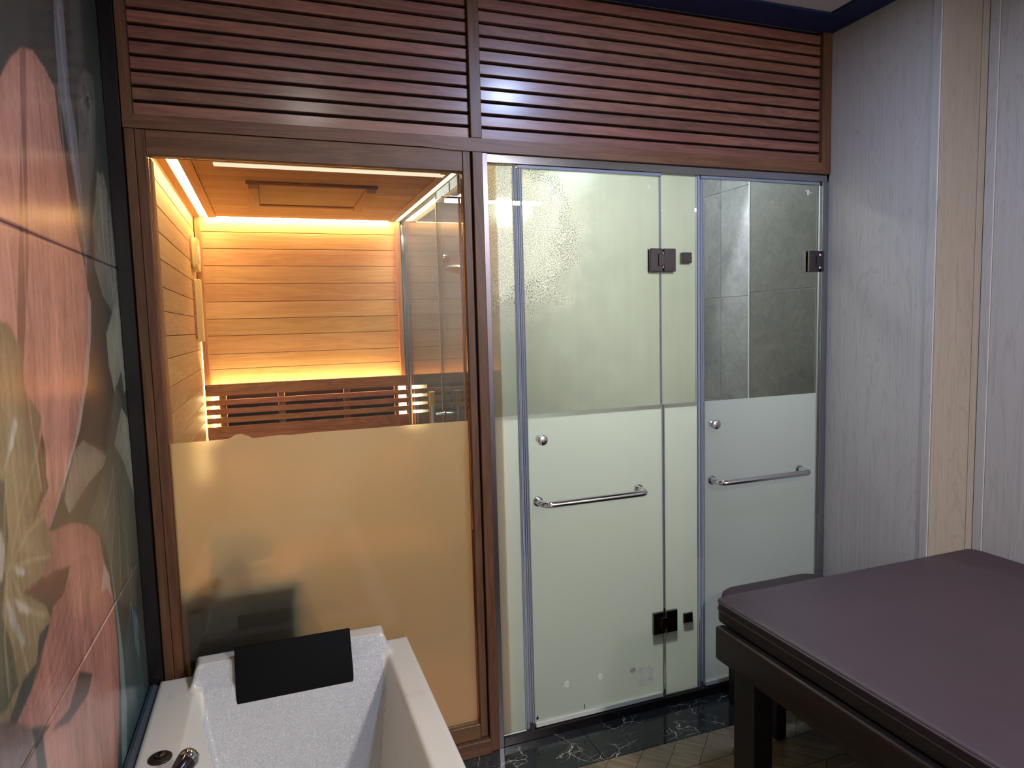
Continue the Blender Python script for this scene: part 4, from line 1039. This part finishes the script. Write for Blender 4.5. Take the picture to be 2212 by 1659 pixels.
me.polygons.foreach_set('material_index', mi); me.polygons.foreach_set('use_smooth', np.ones(len(F), bool))
me.set_sharp_from_angle(angle=math.radians(55))
tub = bpy.data.objects.new('bathtub', me); COL.objects.link(tub)
tag(tub, 'cream white acrylic bathtub with textured sloping backrest against the mural wall', 'bathtub')
tube('caulk_bead', [(XL + 0.0145, -0.05, 0.486), (XL + 0.0145, -1.60, 0.486)], 0.0135, M['silicone'], tub, 8)
lathe('drain', [(0.035, 0.0), (0.035, 0.003), (0.03, 0.004)], (0.025, -1.25, 0.118), M['chrome'], tub, 24)

hr = empty('bath_pillow', (0.02, -0.12, 0.42)); tag(hr, 'flat black foam bath pillow leaning on the tub backrest', 'pillow')
rotp = Matrix.Rotation(math.atan2(0.058, 0.150), 4, 'X')
def tilted_box(name, w, h, t, c, mat, parent, bev=0.004):
    bm = bmesh.new(); bm_box(bm, -w / 2, w / 2, -t / 2, t / 2, -h / 2, h / 2, bev, 3)
    bmesh.ops.transform(bm, matrix=Matrix.Translation(c) @ rotp.inverted(), verts=bm.verts)
    return from_bm(name, bm, mat, parent, True)
tilted_box('cushion', 0.336, 0.168, 0.026, Vector((0.0225, -0.1315, 0.512)), M['black_rubber'], hr)
for x in (-0.09, 0.135):
    tilted_box('suction_pad', 0.03, 0.03, 0.012, Vector((x, -0.123, 0.475)), M['dark_fitting'], hr, 0.003)

# hand shower standing in its deck holder, and the round deck control
df = empty('deck_control', (-0.303, -0.446, 0.50)); tag(df, 'dark round deck control on the tub rim beside the mural', 'tub fitting')
lathe('base_disc', [(0.027, 0.0), (0.027, 0.003), (0.024, 0.006), (0.016, 0.007)], (-0.303, -0.446, 0.5), M['dark_fitting'], df, 36)
lathe('push_button', [(0.012, 0.0), (0.012, 0.004), (0.010, 0.0055)], (-0.303, -0.446, 0.5072), M['dark_chrome'], df, 28)
hs = empty('hand_shower', (-0.30, -0.62, 0.50)); tag(hs, 'chrome hand shower rising from the tub rim at the lower left', 'hand shower')
axis_dir = (Vector((-0.222, -0.545, 0.575)) - Vector((-0.300, -0.70, 0.545))).normalized()
p_end = Vector((-0.225, -0.552, 0.550))
body = [(0.011, 0.20), (0.012, 0.13), (0.015, 0.07), (0.020, 0.035), (0.023, 0.018), (0.022, 0.012)]
tube('body', [p_end - axis_dir * d for _, d in body], [r for r, _ in body], M['dark_chrome'], hs, 24)
tube('collar', [p_end - axis_dir * 0.0145, p_end - axis_dir * 0.009, p_end - axis_dir * 0.001, p_end + axis_dir * 0.003], [0.0225, 0.0245, 0.0245, 0.022], M['chrome'], hs, 28)
nz = tube('spray_face', [p_end + axis_dir * 0.0025, p_end + axis_dir * 0.007], [0.021, 0.020], M['nozzle'], hs, 28)
bm = bmesh.new(); u = axis_dir.cross(Vector((0, 0, 1))).normalized(); v = axis_dir.cross(u)
for rr, cnt in ((0.007, 6), (0.0135, 11), (0.0185, 16)):
    for k in range(cnt):
        a = 2 * PI * k / cnt; c = p_end + axis_dir * 0.0075 + u * rr * math.cos(a) + v * rr * math.sin(a)
        bmesh.ops.create_cone(bm, cap_ends=True, segments=6, radius1=0.0013, radius2=0.0009, depth=0.005, matrix=Matrix.Translation(c) @ axis_dir.to_track_quat('Z', 'Y').to_matrix().to_4x4())
tag(from_bm('nozzles', bm, M['nozzle'], nz, False), kind='stuff')
q0 = p_end - axis_dir * 0.195
tube('holder', [(-0.318, -0.735, 0.4995), (-0.318, -0.735, 0.515), (-0.3178, -0.73, 0.54), q0], [0.024, 0.020, 0.014, 0.0125], M['chrome'], hs, 24)

# ------------------------------------------------------------------ massage bed
mb = empty('massage_bed', (1.83, -1.4, 0.0)); tag(mb, 'dark wooden massage bed with thick brown leather mattress along the right wall', 'bed')
BX0, BX1, BY0, BY1 = 1.262, 2.414, -2.45, -0.500
def cushion(name, x0, x1, y0, y1, z0, z1, r, rc, bulge, mat, parent, nx=30, ny=44):
    """rounded slab: rc = corner radius in plan, r = edge radius, bulge = crown of the top"""
    bm = bmesh.new()
    def outline(inset):
        pts = []; R = max(rc - inset, 0.004)
        for cx, cy, a0 in ((x1 - rc, y1 - rc, 0), (x0 + rc, y1 - rc, 90), (x0 + rc, y0 + rc, 180), (x1 - rc, y0 + rc, 270)):
            for k in range(9):
                a = math.radians(a0 + 90 * k / 8); pts.append((cx + R * math.cos(a), cy + R * math.sin(a)))
        # subdivide the long sides so that the crown can bend
        out = []
        for i in range(len(pts)):
            p, q2 = pts[i], pts[(i + 1) % len(pts)]
            L = math.hypot(q2[0] - p[0], q2[1] - p[1]); m_ = max(1, int(L / 0.12)) if False else 1
            out.append(p)
        return out
    prof = [(0.004, z0), (0.0, z0 + 0.004)]
    prof += [(r * (1 - math.cos(math.radians(a))), z1 - r + r * math.sin(math.radians(a))) for a in (0, 30, 60, 90)]
    im = min(0.24, 0.42 * min(x1 - x0, y1 - y0))
    for f_ in (0.12, 0.25, 0.42, 0.67, 1.0): prof.append((r + f_ * (im - r), z1 + bulge * (1 - (1 - f_) ** 2)))
    rings = []
    cx, cy = (x0 + x1) / 2, (y0 + y1) / 2
    for ins, z in prof:
        ring = []
        for p in outline(0):
            # move towards the inside by ins, along x and y separately
            fx = 1 - ins / ((x1 - x0) / 2); fy = 1 - ins / ((y1 - y0) / 2)
            px = cx + (p[0] - cx) * fx; py = cy + (p[1] - cy) * fy
            ring.append(bm.verts.new((px, py, z)))
        rings.append(ring)
    for A, B in zip(rings, rings[1:]):
        for k in range(len(A)): bm.faces.new((A[k], A[(k + 1) % len(A)], B[(k + 1) % len(A)], B[k]))
    bm.faces.new(rings[0][::-1]); bm.faces.new(rings[-1])
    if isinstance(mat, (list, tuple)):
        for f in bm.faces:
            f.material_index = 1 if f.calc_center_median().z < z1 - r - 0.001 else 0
    return from_bm(name, bm, mat, parent, True)
def piping(name, x0, x1, y0, y1, z, rc, rad, mat, parent):
    pts = []
    for cx, cy, a0 in ((x1 - rc, y1 - rc, 0), (x0 + rc, y1 - rc, 90), (x0 + rc, y0 + rc, 180), (x1 - rc, y0 + rc, 270)):
        for k in range(7):
            a = math.radians(a0 + 90 * k / 6); pts.append((cx + rc * math.cos(a), cy + rc * math.sin(a), z))
    pts.append(pts[0]); return tube(name, pts, rad, mat, parent, 8)
mt = cushion('mattress', BX0 + 0.010, BX1, BY0, BY1 + 0.012, 0.587, 0.659, 0.012, 0.035, 0.010, [M['leather'], M['leather_shade']], mb)
piping('piping', BX0 + 0.0095, BX1 + 0.0005, BY0, BY1 + 0.0125, 0.6495, 0.035, 0.0032, M['leather'], mt)
piping('piping', BX0 + 0.0095, BX1 + 0.0005, BY0, BY1 + 0.0125, 0.627, 0.035, 0.0030, M['leather'], mt)
DW = M['dark_wood']
box('side_rail', BX0 - 0.014, BX0 + 0.022, BY0, BY1 - 0.022, 0.478, 0.585, DW, mb, 0.010, 3, True)
box('end_rail', BX0 + 0.0225, BX1 - 0.002, BY1 - 0.060, BY1 - 0.024, 0.480, 0.583, DW, mb, 0.006, 2, True)
box('side_rail', BX1 - 0.040, BX1 - 0.002, BY0, BY1 - 0.061, 0.478, 0.585, DW, mb, 0.006, 2, True)
box('deck', BX0 + 0.0225, BX1 - 0.041, BY0 + 0.01, BY1 - 0.061, 0.565, 0.5845, DW, mb, 0.001)
for x0, y1 in ((1.272, -0.585), (2.325, -0.585), (1.272, -2.30), (2.325, -2.30)):
    box('leg', x0, x0 + 0.072, y1 - 0.088, y1, 0.0, 0.477 if True else 0, M['black_wood'], mb, 0.003)
# lower shelf of cross slats
for k in range(8):
    y1 = -0.735 - k * 0.20
    box('shelf_slat', 1.30 + 0.046, 2.32, y1 - 0.075, y1, 0.165, 0.185, M['shelf_wood'], mb, 0.002)
box('stretcher', 1.30, 1.345, -2.30, -0.674, 0.145, 0.187, DW, mb, 0.002)
box('stretcher', 2.325, 2.37, -2.30, -0.674, 0.145, 0.187, DW, mb, 0.002)

# stool tucked between bed and glass
so = empty('stool', (1.85, -0.22, 0.0)); tag(so, 'low brown cushioned stool between the bed end and the glass door', 'stool')
cushion('seat_cushion', 1.588, 2.10, -0.395, -0.050, 0.425, 0.470, 0.018, 0.09, 0.010, M['leather'], so)
box('seat_frame', 1.62, 2.07, -0.365, -0.080, 0.365, 0.4245, M['black_wood'], so, 0.004)
for x0 in (1.650, 1.99):
    for y0 in (-0.115, -0.345):
        box('leg', x0, x0 + 0.045, y0, y0 + 0.045, 0.0, 0.3645, M['black_wood'], so, 0.006, 2)

# ------------------------------------------------------------------ room downlights and added rear fill
def downlight(x, y, s, lab):
    d = empty('downlight', (x, y, 2.66)); tag(d, lab, 'ceiling light', 'ceiling downlights')
    box('bezel', x - s / 2 - 0.015, x + s / 2 + 0.015, y - s / 2 - 0.015, y + s / 2 + 0.015, 2.6555, 2.6618, M['white_seal'], d, 0.001)
    box('diffuser', x - s / 2, x + s / 2, y - s / 2, y + s / 2, 2.6535, 2.6552, M['lamp_cool'], d, 0)
downlight(1.12, -1.03, 0.12, 'bluish square downlight in the ceiling above the massage bed side')
downlight(0.25, -1.45, 0.12, 'square ceiling downlight above the bathtub')
downlight(1.72, -3.45, 0.20, 'added square fill light on the ceiling at the rear of the room')  # unseen panel added to go with the rear fill
